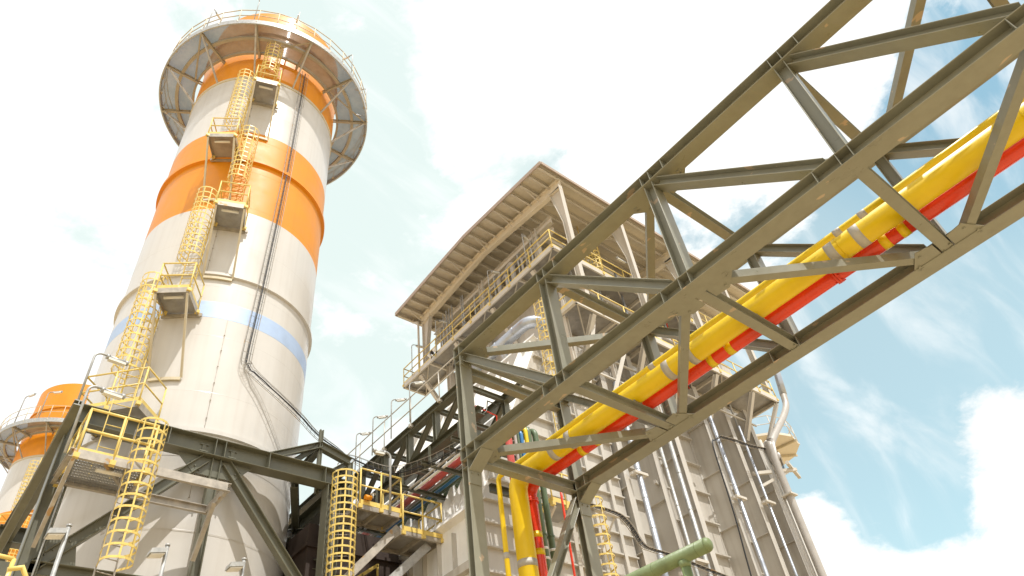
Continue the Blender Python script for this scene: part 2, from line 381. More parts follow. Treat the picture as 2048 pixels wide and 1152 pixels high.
# end columns
for x in (XB, XC):
    b = MB(); ztop = ZA+DEP+0.06
    b.ibeam((x, YN[0], 0), (x, YN[0], ztop), 0.216, 0.36, Y_, 0.02, 0.016)
    for z in (ZB+0.012, ZB+DEP-0.012, ZA+0.012, ZA+DEP-0.012, ZB-0.20, ZA-0.17):
        for s in (-1, 1): b.box((x+s*0.009, YN[0]-0.087, z-0.006), (x+s*0.178, YN[0]+0.087, z+0.006))
    b.build('column', OL, br)
for x in (XB, XC):
    for y in YN[1:]:
        b = MB(); b.ibeam((x, y, ZB+DEP), (x, y, ZA), 0.216, 0.32, Y_, 0.016, 0.012); b.build('post', OL, br)
    for k in range(len(YN)-1):
        b = MB(); b.ibeam((x, YN[k]-0.16, ZA-0.06), (x, YN[k+1]+0.34, ZB+DEP+0.05), 0.20, 0.31 if x == XB else 0.29, Z_, 0.015, 0.011)
        b.build('diagonal', OL, br)
def bolts(b, pts, n, r=0.022):
    n = V(n).normalized()
    for p in pts: b.tube([V(p), V(p)+n*0.03], r, 6)
# cross beams, lower and upper
for k, y in enumerate(YN):
    if k == 0:
        b = MB(); b.ibeam((XB+0.19, y-0.02, ZB+0.10), (XC-0.19, y-0.02, ZB+0.10), 0.27, 0.24, Z_, 0.02, 0.012)
        b.build('crossbeam', OL, br)
        b = MB(); b.ibeam((XB+0.19, y, 12.22), (XC-0.19, y, 12.22), 0.24, 0.22, Z_, 0.016, 0.012); b.build('crossbeam', OL, br)
        b = MB(); b.ibeam((XB+0.2, y, ZA+0.12), (XC-0.2, y, ZA+0.12), 0.2, 0.2, Z_); b.build('crossbeam', OL, br)
    else:
        b = MB(); b.ibeam((XB+0.012, y, ZB+0.145), (XC-0.012, y, ZB+0.145), 0.25, 0.20, Z_, 0.016, 0.012)
        b.box((XC-0.03, y-0.11, ZB+0.03), (XC-0.013, y+0.11, ZB+0.262))
        bolts(b, [(XC-0.2, y-0.07, ZB+0.02), (XC-0.3, y-0.07, ZB+0.02), (XC-0.2, y+0.07, ZB+0.02)], -Z_)
        b.build('crossbeam', OL, br)
        b = MB(); b.ibeam((XB+0.012, y, ZA+0.12), (XC-0.012, y, ZA+0.12), 0.22, 0.20, Z_, 0.014, 0.011); b.build('crossbeam', OL, br)
# plan bracing (angles) with gusset plates
def gusset(pts, z, name='gusset_plate'):
    b = MB(); b.plate([V((p[0], p[1], z)) for p in pts], Z_, 0.014)
    c = sum((V((p[0], p[1], z)) for p in pts), V((0, 0, 0)))/len(pts)
    for p in pts[1:-1]:
        q = c.lerp(V((p[0], p[1], z)), 0.55); b.tube([q-Z_*0.032, q+Z_*0.032], 0.026, 6)
    for i in range(3):
        q = V((pts[1][0], pts[1][1], z)).lerp(V((pts[2][0], pts[2][1], z)), .2+.3*i).lerp(c, .3); b.tube([q-Z_*0.032, q+Z_*0.032], 0.024, 6)
    b.build(name, OL, br)
for zl, z in (('lo', ZB+0.035), ('hi', ZA+0.035)):
    for (kc, kb) in ((1, 0), (1, 2), (3, 2), (3, 4), (5, 4)):
        yc, yb = YN[kc], YN[kb]; s = 1 if yb > yc else -1
        if zl == 'lo': p = V((XC-0.25, yc+0.28*s, z)); q = V((XB+0.18, yb-0.42*s, z))
        else: p = V((XC-0.2, yc+0.3*s, z)); q = V((XB+0.2, yb-0.35*s, z))
        b = MB(); b.angle(p, q, 0.17, 0.013, Z_, s)
        b.build('brace', OL, br)
        if kc < 4:
            gusset([(XC-0.02, yc+0.13*s), (XC-0.02, yc+0.62*s), (XC-0.16, yc+0.66*s), (XC-0.62, yc+0.42*s), (XC-0.55, yc+0.13*s)], z-0.012 if zl == 'lo' else z-0.02)
        if kb < 4:
            gusset([(XB+0.02, yb-0.13*s), (XB+0.02, yb-0.7*s), (XB+0.2, yb-0.72*s), (XB+0.52, yb-0.42*s), (XB+0.5, yb-0.13*s)], z-0.012 if zl == 'lo' else z-0.02)
# haunches between chord and column
for x in (XB, XC):
    b = MB()
    b.bar((x, YN[0]-0.62, ZB+0.0), (x, YN[0]-0.13, ZB-0.30), 0.02, 0.34, Z_)
    b.plate([(x, YN[0]-0.62, ZB-0.01), (x, YN[0]-0.11, ZB-0.01), (x, YN[0]-0.11, ZB-0.32)], X_, 0.014)
    b.box((x-0.17, YN[0]-0.13, ZB-0.62), (x+0.17, YN[0]-0.109, ZB-0.24))
    bolts(b, [(x-0.09, YN[0]-0.13, ZB-0.36), (x+0.09, YN[0]-0.13, ZB-0.36)], -Y_)
    b.build('haunch', OL, br)
    b = MB(); b.box((x-0.17, YN[0]-0.135, ZA-0.30), (x+0.17, YN[0]-0.109, ZA+0.0))
    bolts(b, [(x-0.1, YN[0]-0.135, ZA-0.07), (x+0.1, YN[0]-0.135, ZA-0.07), (x-0.1, YN[0]-0.135, ZA-0.22), (x+0.1, YN[0]-0.135, ZA-0.22)], -Y_)
    b.build('haunch', OL, br)
# leaning portal brace between the end columns
b = MB(); b.ibeam((XC-0.15, YN[0], ZB-0.22), (XC-0.15-3.1, YN[0], ZB-0.22-5.35), 0.20, 0.2, X_, 0.016, 0.012); b.build('portal_brace', OL, br)

# ---- pipes in the bridge
def pipe(name, label, cat, path, r, m_, bands=(), n=20, group=None, band_mat=None, bw=0.16, part='pipe_run'):
    t = thing(name, label, cat, path[0], group)
    b = MB(); b.tube(path, r, n); b.build(part, m_, t)
    for i, (p, d) in enumerate(bands):
        p = V(p); d = V(d).normalized(); c = MB(); c.tube([p-d*bw/2, p+d*bw/2], r+0.005, n, cap=True); c.build('band', band_mat or GB, t)
    return t
def flange(t, p, d, r, m_, k=1.35, w_=0.05):
    p = V(p); d = V(d).normalized(); b = MB(); b.tube([p-d*w_, p-d*w_*0.1], r*k, 20); b.tube([p+d*w_*0.1, p+d*w_], r*k, 20)
    a = d.orthogonal().normalized(); c = d.cross(a)
    for i in range(8):
        q = p+(a*math.cos(i*math.pi/4)+c*math.sin(i*math.pi/4))*r*(1+k)/2
        b.tube([q-d*w_*1.7, q+d*w_*1.7], 0.014, 6)
    return b.build('flange', m_, t)
yx, yz, yr = 10.97, 10.265, 0.235
path = [V((yx, YE, yz)), V((yx, 11.0, yz))] + arcpts((yx, 11.0, yz), (yx, 11.85, yz), (yx, 11.85, 8), 0.42, 10) + [V((yx, 11.85, 0))]
def yat(px, py, x): return at(px, py, x=x).y
bd = [((yx, at(*q, z=10.1).y, yz), Y_) for q in ((1092, 905), (1125, 880), (1330, 742), (1385, 715), (1657, 503), (1712, 470))]
bd.append(((yx, 11.85, 8.05), Z_))
yt = pipe('yellow_pipe', 'thick yellow pipe with grey bands running along the bridge and turning down at its end', 'pipe', path, yr, YP, bd, 28, bw=0.17)
for y in (9.6, 5.9, 2.4, -0.9):
    b = MB(); b.tube([(yx, y-0.012, yz), (yx, y+0.012, yz)], yr+0.008, 28); b.build('jacket_seam', YP, yt)
for k, y in enumerate(YN[1:5]):
    b = MB(); b.box((yx-0.12, y-0.06, ZB+0.271), (yx+0.12, y+0.06, yz-yr*0.8)); b.build('pipe_shoe', OL, yt)
rx, rz, rr_ = 11.42, 10.175, 0.15
path = [V((rx, YE, rz)), V((rx, 11.2, rz))] + arcpts((rx, 11.2, rz), (rx, 11.9, rz), (rx, 11.9, 8), 0.34, 10) + [V((rx, 11.9, 0))]
bd = [((rx, at(*q, z=10.05).y, rz), Y_) for q in ((1157, 903), (1185, 882), (1415, 722), (1452, 697), (1763, 480), (1803, 458))]
bd += [((rx, 11.9, 8.85), Z_), ((rx, 11.9, 8.42), Z_)]
rt = pipe('red_pipe', 'bright red pipe with yellow bands running beside the thick yellow pipe along the bridge', 'pipe', path, rr_, RP, bd, 22, band_mat=YP, bw=0.15)
q = at(1672, 552, z=10.1); flange(rt, (rx, q.y, rz), Y_, rr_, RP, 1.22, 0.045)
b = MB(); b.box((rx-rr_-0.05, q.y-0.05, rz-0.05), (rx-rr_+0.02, q.y+0.05, rz+0.05)); b.build('coupling_lug', RP, rt)
flange(rt, (rx, 11.9, 9.75), Z_, rr_, RP, 1.2, 0.05)
sx, sz = 10.27, 10.05
path = [V((sx, YE, sz))] + arcpts((sx, 10, sz), (sx, 11.75, sz), (sx, 11.75, 8), 0.12, 6) + [V((sx, 11.75, 0))]
pipe('small_yellow_pipe', 'slim yellow pipe beside the thick yellow one, dropping by the left column', 'pipe', path, 0.06, YP,
     [((sx, at(*q, z=10.05).y, sz), Y_) for q in ((1300, 730), (1675, 464), (1725, 428))] + [((sx, 11.75, 8.1), Z_)], 14, bw=0.14)
q = at(1015, 975, y=11.9)
pipe('thin_yellow_conduit', 'thinnest yellow conduit hanging between the slim and the thick yellow downpipes', 'conduit', [V((10.42, 11.9, 10.1)), V((10.42, 11.9, 0))], 0.025, YP, n=8)
# vertical group behind: red, grey, dark green, blue, yellow, two greens coming from the rear bridge
col = [('faded_red_pipe', 'faded red downpipe behind the left column, leftmost of the bundle of elbows', 1015, 0.10, PK, []),
       ('grey_pipe', 'slim grey downpipe between the faded red and dark green ones', 1028.5, 0.05, GPI, []),
       ('dark_green_pipe', 'thin dark green downpipe squeezed between the grey and the blue ones', 1034.5, 0.035, GP, []),
       ('blue_pipe', 'blue downpipe in the bundle of elbows behind the bridge end', 1041, 0.055, BP, []),
       ('yellow_downpipe', 'slim yellow downpipe between the blue one and the green pair behind the bridge end', 1050, 0.06, YP, []),
       ('green_pipe', 'left one of two green downpipes with white bands behind the red pipe', 1054.5, 0.085, GP, 1),
       ('green_pipe', 'right one of two green downpipes with white bands behind the red pipe', 1068, 0.085, GP, 1)]
for i, (nm, lb, px, r, m_, bnd) in enumerate(col):
    p = at(px, 856 if i > 3 else 862, y=12.6); x = p.x; zt = 12.62 if i > 3 else 12.45
    path = [V((x, 21.8, zt))] + arcpts((x, 14, zt), (x, 12.6, zt), (x, 12.6, 8), max(0.22, r*2), 8) + [V((x, 12.6, 0))]
    t = pipe(nm, lb, 'pipe', path, r, m_, [((x, 12.6, 8.72), Z_), ((x, 12.6, 8.98), Z_)] if bnd else [], 16, band_mat=WB, bw=0.07)
    if bnd: flange(t, (x, 12.6, 9.35), Z_, r, GP, 1.12, 0.02)
x = 13.7
pipe('thin_red_pipe', 'thin bright red pipe dropping to the right of the green pair', 'pipe', [V((x, 13, 11.4)), V((x-.02, 13, 10.8)), V((x-0.1, 13, 0))], 0.035, RP, n=10)

# ---- near green header with a tee
p0 = at(1413, 1090, z=4.2); p1 = at(1150, 1215, z=4.2)
t = thing('green_header_pipe', 'pale green capped pipe on a post close to the camera at the bottom edge', 'pipe', (p0.x, p0.y, 0))
d = (p0-p1).normalized(); b = MB(); rr2 = 0.068
b.tube([p1-d*1.5, p0], rr2, 24)
for i, (a, k) in enumerate(((0.0, 1.0), (0.022, 0.93), (0.038, 0.75), (0.046, 0.45))):
    pass
b.tube([p0, p0+d*0.02, p0+d*0.038, p0+d*0.05, p0+d*0.055], [rr2, rr2*0.94, rr2*0.78, rr2*0.48, 0.006], 24)
b.tube([p0-d*.10, p0-d*.092], rr2*1.02, 24); b.tube([p0-d*.62, p0-d*.61], rr2*1.02, 24)
b.build('header', GPL, t)
s0 = at(1371, 1123, z=4.15); s0 = p0 - d*((p0-s0).length)
b = MB(); b.tube([s0, (s0.x, s0.y, 0)], 0.047, 20); b.tube([s0-Z_*0.05, s0-Z_*0.11], [0.062, 0.05], 20); b.build('stub', GPL, t)

# ================================================================== chimneys
def cp(cx, cy, a, r, z): return V((cx+r*math.cos(rad(a)), cy+r*math.sin(rad(a)), z))
def chimney(cx, cy, label, detail=True):
    R = 3.22
    t = thing('chimney', label, 'chimney', (cx, cy, 0))
    b = MB()
    prof = [(3.20, 0), (3.20, 11.9)]; mis = [0]
    prof = [(3.20, 0), (3.20, 12.9), (3.28, 12.92), (3.28, 13.05), (R, 13.07), (R, 17.04), (R+.004, 17.05), (R+.004, 17.70), (R, 17.71), (R, 18.80), (R+.10, 18.82), (R+.10, 18.93), (R, 18.95),
            (R, 22.20), (R, 25.08), (R+.12, 25.10), (R+.12, 25.26), (R, 25.28), (R, 27.12), (R, 31.20), (R+.035, 31.21), (R+.035, 31.36), (R, 31.37), (R, 35.4), (R+.09, 35.42), (R+.09, 35.55), (R-.02, 35.57), (R-.02, 37.7), (R-.07, 37.7), (R-.07, 34)]
    mi_of = []
    for i in range(len(prof)-1):
        z = (prof[i][1]+prof[i+1][1])/2
        if 17.04 < z < 17.705: k = 2
        elif 22.2 < z < 27.12 or z > 31.37: k = 1
        elif 31.2 < z <= 31.37: k = 3
        else: k = 0
        mi_of.append(k)
    b.lathe(cx, cy, prof, 128, mi_of, sm=True)
    for z in [1.9+2.06*k for k in range(14)]:              # horizontal plate welds
        if abs(z-12.9) > .3 and abs(z-18.87) > .3 and abs(z-25.2) > .3 and not 17 < z < 17.8: b.lathe(cx, cy, [(R+.0005, z-.010), (R+.003, z), (R+.0005, z+.010)], 128, [1 if 22.2 < z < 27.1 else 0]*2)
    sh = b.build('shell', [WH, OR, ST, CR], t)
    for p in sh.data.polygons:
        if abs(p.normal.z) > 0.5: p.use_smooth = False
    # crown platform
    zr = 33.3
    d = MB(); d.lathe(cx, cy, [(3.45, zr), (4.86, zr)], 96, sm=False); deck = d.build('crown_deck', GRO, t)
    b = MB()
    b.lathe(cx, cy, [(4.86, zr-.22), (4.92, zr-.22), (4.92, zr+.12), (4.86, zr+.12), (4.86, zr-.22)], 96)
    b.build('rim_beam', GV, deck)
    b = MB()
    for r_, w_ in ((4.15, .07), (3.42, .05)):
        b.lathe(cx, cy, [(r_-w_, zr-.18), (r_+w_, zr-.18), (r_+w_, zr-.03), (r_-w_, zr-.03), (r_-w_, zr-.18)], 96)
    for k in range(12):
        a = -150+30*k-0.5
        b.ibeam(cp(cx, cy, a, R, zr-.14), cp(cx, cy, a, 4.86, zr-.14), .2, .1, Z_)
        a2 = a+15
        if k % 2: b.angle(cp(cx, cy, a, 3.5, zr-.2), cp(cx, cy, a+30, 4.8, zr-.2), .07, .01, Z_)
    b.build('ring_beams', mat('crown_frame_paint', (.40, .36, .28), .5, var=.15), deck)
    for k in range(12):
        a = -150+30*k-0.5
        b = MB(); b.bar(cp(cx, cy, a, 4.75, zr-.2), cp(cx, cy, a, R+.02, 31.33), .07, .07, Z_); b.build('strut', GVR, t)
    railing(deck, [cp(cx, cy, a, 4.86, zr+.1) for a in range(0, 360, 10)], 1.1, 0.9, CR, True, False, 0.022)
    # platforms and caged ladders
    plats = [(29.3, -115, -102.5), (25.15, -130, -117), (21.2, -117.5, -105), (17.1, -131, -118.5)] + ([(13.0, -146, -124)])
    for i, (z, a0, a1) in enumerate(plats):
        am = (a0+a1)/2; o = V((math.cos(rad(am)), math.sin(rad(am)), 0)); tt = V((-o.y, o.x, 0)); c = V((cx, cy, 0))
        hw = 4.4*math.sin(rad((a1-a0)/2)); rf = 4.38; rb = 3.28
        P = lambda u, r_, zz: c+tt*u+o*r_+Z_*zz
        b = MB(); b.plate([P(-hw, rb, z), P(hw, rb, z), P(hw, rf, z), P(-hw, rf, z)], Z_, 0.02)
        dk = b.build('service_platform', GRB, t)
        b = MB()
        b.bar(P(-hw, rf, z-.05), P(hw, rf, z-.05), .2, .012, Z_); b.bar(P(-hw, rb, z-.05), P(-hw, rf, z-.05), .2, .012, Z_); b.bar(P(hw, rb, z-.05), P(hw, rf, z-.05), .2, .012, Z_)
        b.bar(P(-hw-.12, rb-.02, z-.09), P(hw+.12, rb-.02, z-.09), .12, .08, Z_)
        b.build('edge_frame', GVR, dk)
        if i < 4:
            b = MB()
            for s in (-1, 1): b.bar(P(s*(hw-.03), rf-.04, z-.15), P(s*(hw-.03), 3.24, z-2.45), .06, .06, Z_)
            b.strip([cp(cx, cy, aa, R+.05, z-2.5) for aa in (a0-1.5, a0+3, am, a1-3, a1+1.5)], Z_*.1, .06)
            b.build('bracket', CR, dk)
            g_ = MB(); g_.tube([P(-.28, rf-.25, z-.12), P(.28, rf-.25, z-.12)], 0.05, 8); g_.build('tube_light', LG, dk)
        railing(dk, [P(-hw, rb+.1, z+.02), P(-hw, rf, z+.02), P(hw, rf, z+.02), P(hw, rb+.1, z+.02)], 1.08, 0.8, YR, False, True, 0.022)
    for (a, z0, z1, zc) in ((-109.5, 29.3, 33.2, 30.7), (-122.3, 25.15, 29.3, 26.8), (-112, 21.2, 25.15, 23.1), (-125, 17.1, 21.2, 19.0), (-138.3, 13.0, 17.1, 14.6)):
        o = V((math.cos(rad(a)), math.sin(rad(a)), 0)); f_ = cp(cx, cy, a, R+.24, 0)
        k = bpy.data.objects
        caged_ladder(t, f_, o, z0, z1, zc, z1+1.05 if z1 < 33 else z1, 0.22, 0.37, 0.27)
    b = MB()                                              # thin conduit with clips down the shell
    for a, z0, z1 in ((-116.5, 27, 31.3), (-101, 11, 17.0), (-118, 18.9, 21.5), (-136.5, 13, 17)):
        b.tube([cp(cx, cy, a, R+.03, z0), cp(cx, cy, a, R+.03, z1)], 0.007, 5)
        z = z0
        while z < z1: b.box(cp(cx, cy, a, R+.03, z)-V((.018, .018, .012)), cp(cx, cy, a, R+.03, z)+V((.018, .018, .012))); z += 0.6
    b.build('conduit', GVR, t)
    return t
CX, CY = 5.49, 20.79
ch = chimney(CX, CY, 'tall banded white and orange chimney standing in the left half of the view')
ch2 = chimney(6.2, 57.2, 'far smaller-looking orange and white chimney cut by the left edge of the photo', False)
for i, (a, lb) in enumerate(((-148, 'far left'), (-122, 'left of top'), (-100, 'topmost'), (-62, 'right of top'), (-38, 'upper right'), (-18, 'rightmost'))):
    p = cp(CX, CY, a, 4.86, 33.4); o = V((math.cos(rad(a)), math.sin(rad(a)), 0))
    crook_lamp(lb+' crook lamp on the rim of the tall chimney crown', p, 2.0, -o if i != 1 else o, 0.45, 'lamps round the crown of the tall chimney', 0.02, 0.8)
for i, (a, lb) in enumerate(((-150, 'leftmost'), (-128, 'middle'), (-98, 'rightmost'))):
    p = cp(6.2, 57.2, a, 4.86, 33.4); o = V((math.cos(rad(a)), math.sin(rad(a)), 0)); tt = V((-o.y, o.x, 0))
    crook_lamp(lb+' crook lamp on the crown rail of the far left chimney', p, 2.3, tt, 0.8, 'lamps round the crown of the far chimney', 0.035, 1.3)

# cable ladder on the shell and catenary to the rear bridge
t = thing('cable_ladder', 'black cables on a thin tray down the tall chimney, swooping to the rear bridge', 'cable tray', cp(CX, CY, -84, 3.4, 15))
def tray_path():
    P = [cp(CX, CY, -83, 3.36, 33.0), cp(CX, CY, -83.6, 3.36, 25.5), cp(CX, CY, -86.2, 3.36, 19.0), cp(CX, CY, -88, 3.36, 15.9), cp(CX, CY, -87, 3.38, 15.45), cp(CX, CY, -82, 3.42, 15.15)]
    P += [V((6.8, 17.4, 14.63)), V((7.6, 17.6, 14.30)), V((8.48, 18, 14.05)), V((9.57, 18, 13.65)), V((10.05, 17, 12.85)), V((10.35, 16.3, 12.5)), V((10.6, 15, 12.25)), V((10.7, 13.6, 12.05)), V((11.2, 12.9, 12.0))]
    return P
TP = tray_path()
def smooth(P, n=5):
    o = []
    for i in range(len(P)-1):
        a = P[max(0, i-1)]; b = P[i]; c = P[i+1]; d = P[min(len(P)-1, i+2)]
        for k in range(n):
            s = k/n; o.append(0.5*((2*b)+(c-a)*s+(2*a-5*b+4*c-d)*s*s+(3*b-a-3*c+d)*s**3))
    return o+[P[-1]]
S = smooth(TP)
b = MB(); tr = MB(); lad = MB()
for k, (off, r) in enumerate(((-.11, .007), (-.03, .020), (.01, .008), (.13, .006))):
    pts = []
    for i, p in enumerate(S):
        d = (S[min(i+1, len(S)-1)]-S[max(0, i-1)]).normalized(); o = V((p.x-CX, p.y-CY, 0)).normalized(); sd_ = d.cross(o).normalized()
        pts.append(p-o*.06*(1 if i < 24 else 0)+sd_*off+o*.02+Z_*random.uniform(-.012, .012))
    b.tube(pts, r, 6)
b.build('cables', BK, t)
rl = [[], []]
for i, p in enumerate(S):
    d = (S[min(i+1, len(S)-1)]-S[max(0, i-1)]).normalized(); o = V((p.x-CX, p.y-CY, 0)).normalized(); sd_ = d.cross(o).normalized()
    for s in (0, 1): rl[s].append(p+sd_*(-.17+.34*s))
for s in (0, 1): tr.tube(rl[s], .009, 5)
for i in range(len(S)-1):
    n = max(1, int((S[i+1]-S[i]).length/0.28))
    for k in range(n): tr.tube([rl[0][i].lerp(rl[0][i+1], k/n), rl[1][i].lerp(rl[1][i+1], k/n)], .005, 4)
tr.build('tray', GVR, t)

# ================================================================== support frame round the chimney
fr = thing('support_frame', 'dark olive steel frame of beams and braces boxing in the base of the tall chimney', 'steel frame', (5.4, 17.2, 0))
FX = (1.85, 5.23, 8.62); FY0, FY1 = 17.2, 24.4
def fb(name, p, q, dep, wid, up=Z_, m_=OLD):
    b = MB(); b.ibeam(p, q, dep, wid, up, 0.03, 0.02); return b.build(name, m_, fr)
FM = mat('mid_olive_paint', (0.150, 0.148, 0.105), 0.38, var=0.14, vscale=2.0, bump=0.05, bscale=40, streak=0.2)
b = MB(); b.ibeam((1.6, FY0, 12.22), (8.75, FY0, 12.22), 0.52, 0.42, Z_, 0.03, 0.02)
for x in (2.0, 3.9, 5.1, 5.36, 6.6, 8.3):
    for s in (-1, 1): b.box((x-.008, FY0+s*.012, 11.99), (x+.008, FY0+s*.205, 12.45))
for x in (4.85, 5.62):                                   # small framed ports in the web
    b.box((x-.11, FY0-.05, 12.10), (x+.11, FY0-.011, 12.13)); b.box((x-.11, FY0-.05, 12.29), (x+.11, FY0-.011, 12.32)); b.box((x-.05, FY0-.04, 12.131), (x+.05, FY0-.0105, 12.289))
b.build('beam', FM, fr)
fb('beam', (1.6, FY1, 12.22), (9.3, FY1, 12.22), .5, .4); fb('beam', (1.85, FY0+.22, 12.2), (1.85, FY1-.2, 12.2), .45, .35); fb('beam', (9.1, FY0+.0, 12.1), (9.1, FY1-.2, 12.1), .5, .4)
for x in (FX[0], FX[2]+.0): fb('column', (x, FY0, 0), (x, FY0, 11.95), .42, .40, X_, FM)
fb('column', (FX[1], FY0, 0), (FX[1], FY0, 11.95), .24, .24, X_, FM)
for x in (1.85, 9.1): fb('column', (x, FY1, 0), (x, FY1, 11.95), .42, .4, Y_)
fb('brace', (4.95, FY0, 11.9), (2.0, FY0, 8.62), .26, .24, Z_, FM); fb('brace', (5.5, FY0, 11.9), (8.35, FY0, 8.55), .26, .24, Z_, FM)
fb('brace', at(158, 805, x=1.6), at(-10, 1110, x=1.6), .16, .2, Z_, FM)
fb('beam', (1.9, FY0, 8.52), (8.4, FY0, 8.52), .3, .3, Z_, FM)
b = MB(); b.plate([(4.2, FY0-.015, 11.93), (6.2, FY0-.015, 11.93), (5.75, FY0-.015, 11.45), (4.7, FY0-.015, 11.45)], Y_, .02)
bolts(b, [(4.6+.12*i, FY0-.03, 11.75-.1*i) for i in range(4)]+[(5.9-.12*i, FY0-.03, 11.75-.1*i) for i in range(4)], -Y_); b.build('gusset_plate', FM, fr)
b = MB(); b.plate([(1.9, FY0-.015, 8.66), (2.75, FY0-.015, 8.66), (2.6, FY0-.015, 9.3), (1.9, FY0-.015, 9.3)], Y_, .02)
bolts(b, [(2.1+.13*i, FY0-.03, 8.85+.12*i) for i in range(4)], -Y_); b.build('gusset_plate', FM, fr)
# trestle over the right corner
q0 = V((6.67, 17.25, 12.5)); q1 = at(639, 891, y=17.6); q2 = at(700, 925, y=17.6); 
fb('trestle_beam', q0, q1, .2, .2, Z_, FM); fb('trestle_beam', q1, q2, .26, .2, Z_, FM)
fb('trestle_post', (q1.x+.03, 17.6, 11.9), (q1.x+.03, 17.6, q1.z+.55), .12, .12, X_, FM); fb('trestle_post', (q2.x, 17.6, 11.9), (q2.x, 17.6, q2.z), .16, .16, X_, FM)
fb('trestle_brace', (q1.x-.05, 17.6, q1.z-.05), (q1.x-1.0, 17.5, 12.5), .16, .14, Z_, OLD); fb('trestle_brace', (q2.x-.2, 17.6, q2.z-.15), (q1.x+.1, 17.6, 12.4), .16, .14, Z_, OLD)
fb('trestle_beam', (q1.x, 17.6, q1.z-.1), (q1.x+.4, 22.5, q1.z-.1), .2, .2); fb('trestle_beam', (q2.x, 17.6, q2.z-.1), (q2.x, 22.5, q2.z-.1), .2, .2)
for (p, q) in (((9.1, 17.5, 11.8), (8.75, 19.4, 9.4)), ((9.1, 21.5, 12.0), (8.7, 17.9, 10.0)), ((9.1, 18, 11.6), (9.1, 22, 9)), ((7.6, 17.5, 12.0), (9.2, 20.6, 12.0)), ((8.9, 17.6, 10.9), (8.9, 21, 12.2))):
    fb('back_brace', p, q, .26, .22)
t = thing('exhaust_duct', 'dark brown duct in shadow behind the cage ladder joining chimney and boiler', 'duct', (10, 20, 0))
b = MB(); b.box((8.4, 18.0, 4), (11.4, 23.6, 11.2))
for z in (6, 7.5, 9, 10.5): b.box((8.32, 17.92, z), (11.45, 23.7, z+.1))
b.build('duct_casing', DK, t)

# ---- platforms and ladders hung on the frame, left side
t = thing('lower_left_platform', 'yellow railed grating platform at lower left with two long bare beams sticking out right', 'platform', (2.6, 16.3, 10.4))
zf = 10.42
b = MB(); b.plate([(1.85, 15.65, zf), (3.35, 15.65, zf), (3.35, 17.0, zf), (1.85, 17.0, zf)], Z_, .02); dk = b.build('deck', GR, t)
b = MB()
for y in (15.6, 16.95): b.channel((1.8, y, zf-.02), (5.12, y, zf-.02), .2, .09, Z_, .014, 0, -1 if y < 16 else 1)
b.channel((5.12, 15.6, zf-.02), (5.12, 16.97, zf-.02), .2, .09, Z_); b.channel((1.8, 15.6, zf-.02), (1.8, 16.97, zf-.02), .2, .09, Z_, .014, 0, -1)
b.bar((2.4, 15.65, zf-.05), (3.3, 16.9, zf-.05), .08, .06); b.bar((3.32, 15.62, zf-.05), (3.32, 16.95, zf-.05), .14, .06)
b.build('outrigger_frame', GVR, t)
b = MB(); b.bar((5.1, 16.3, zf-.12), (5.08, 17.0, 9.15), .1, .1, Z_); b.build('strut', GVR, t)
b = MB(); b.bar((1.83, 15.66, zf-.1), (1.83, 17.0, 8.9), .1, .08, Z_); b.build('strut', GVR, t)
railing(t, [(1.85, 17.0, zf), (1.85, 15.62, zf), (3.3, 15.62, zf), (3.3, 16.2, zf)], 1.1, .75, YR, False, True, .026)
g_ = MB(); g_.tube([(2.35, 15.95, zf-.12), (2.95, 15.95, zf-.12)], .05, 8); g_.build('tube_light', LG, t)
t = thing('left_caged_ladder', 'yellow caged ladder hanging below the lower left platform, open bottomed', 'ladder', (3.0, 15.9, 8))
caged_ladder(t, (3.10, 15.95, 0), (.25, -1, 0), 5.0, 10.42, 8.25, 11.5, .20, .32, .28, low=True, n_strap=6)
t = thing('short_ladder', 'short open yellow ladder joining the upper and lower platforms at the left leg', 'ladder', (2.5, 16.6, 10.5))
b = MB()
for s in (-.22, .22): b.bar((2.55+s, 16.55, 10.45), (2.55+s, 16.55, 13.9), .05, .02, Y_)
for k in range(11): b.tube([(2.33, 16.55, 10.6+.3*k), (2.77, 16.55, 10.6+.3*k)], .013, 5)
b.build('rails_and_rungs', YR, t)
# drain pipes and small items on the left leg
pipe('leg_conduit', 'thin pale pipe clipped along the left leg of the chimney frame', 'conduit', [V((1.98, 16.9, 5)), V((1.98, 16.9, 12.3))], .02, GV, n=6)
crook_lamp('upper crook lamp at the left leg of the chimney frame', at(160, 790, y=16.3)-Z_*.2, 1.5, (1, .1, 0), .62, 'crook lamps at the left leg', .028, 1.2)
crook_lamp('lower crook lamp at the left leg, in front of the railed platforms', at(130, 905, y=15.5), 1.75, (1, .1, 0), .62, 'crook lamps at the left leg', .03, 1.2)
def flood(label, top, group='floodlights on poles at the bottom edge'):
    t = thing('floodlight_pole', label, 'floodlight', (top.x, top.y, 0), group)
    b = MB(); b.tube([(top.x, top.y, 0), top], .035, 10); b.tube([top, top+Z_*.03], .045, 10); b.build('pole', GV, t)
    b = MB(); c = top-Z_*.12-X_*.12
    b.bar(top-Z_*.06, c+Z_*.02, .03, .03)
    b.plate([c+V((-.16, -.12, -.05)), c+V((.1, -.12, 0)), c+V((.1, .12, 0)), c+V((-.16, .12, -.05))], V((.2, 0, 1)), .09); b.build('lamp_head', GV, t)
    b = MB(); c2 = c-Z_*.055
    b.plate([c2+V((-.145, -.1, -.05)), c2+V((.085, -.1, -.005)), c2+V((.085, .1, -.005)), c2+V((-.145, .1, -.05))], V((.2, 0, 1)), .02); b.build('lens', LG, t)
flood('left floodlight on a slim galvanised pole before the frame leg', at(138, 1053, y=13))
flood('middle floodlight pole standing before the white chimney base', at(335, 1092, y=13))
flood('right floodlight pole low before the chimney base, right of centre of the base', at(488, 1120, y=13))
q = at(28, 1118, y=11)
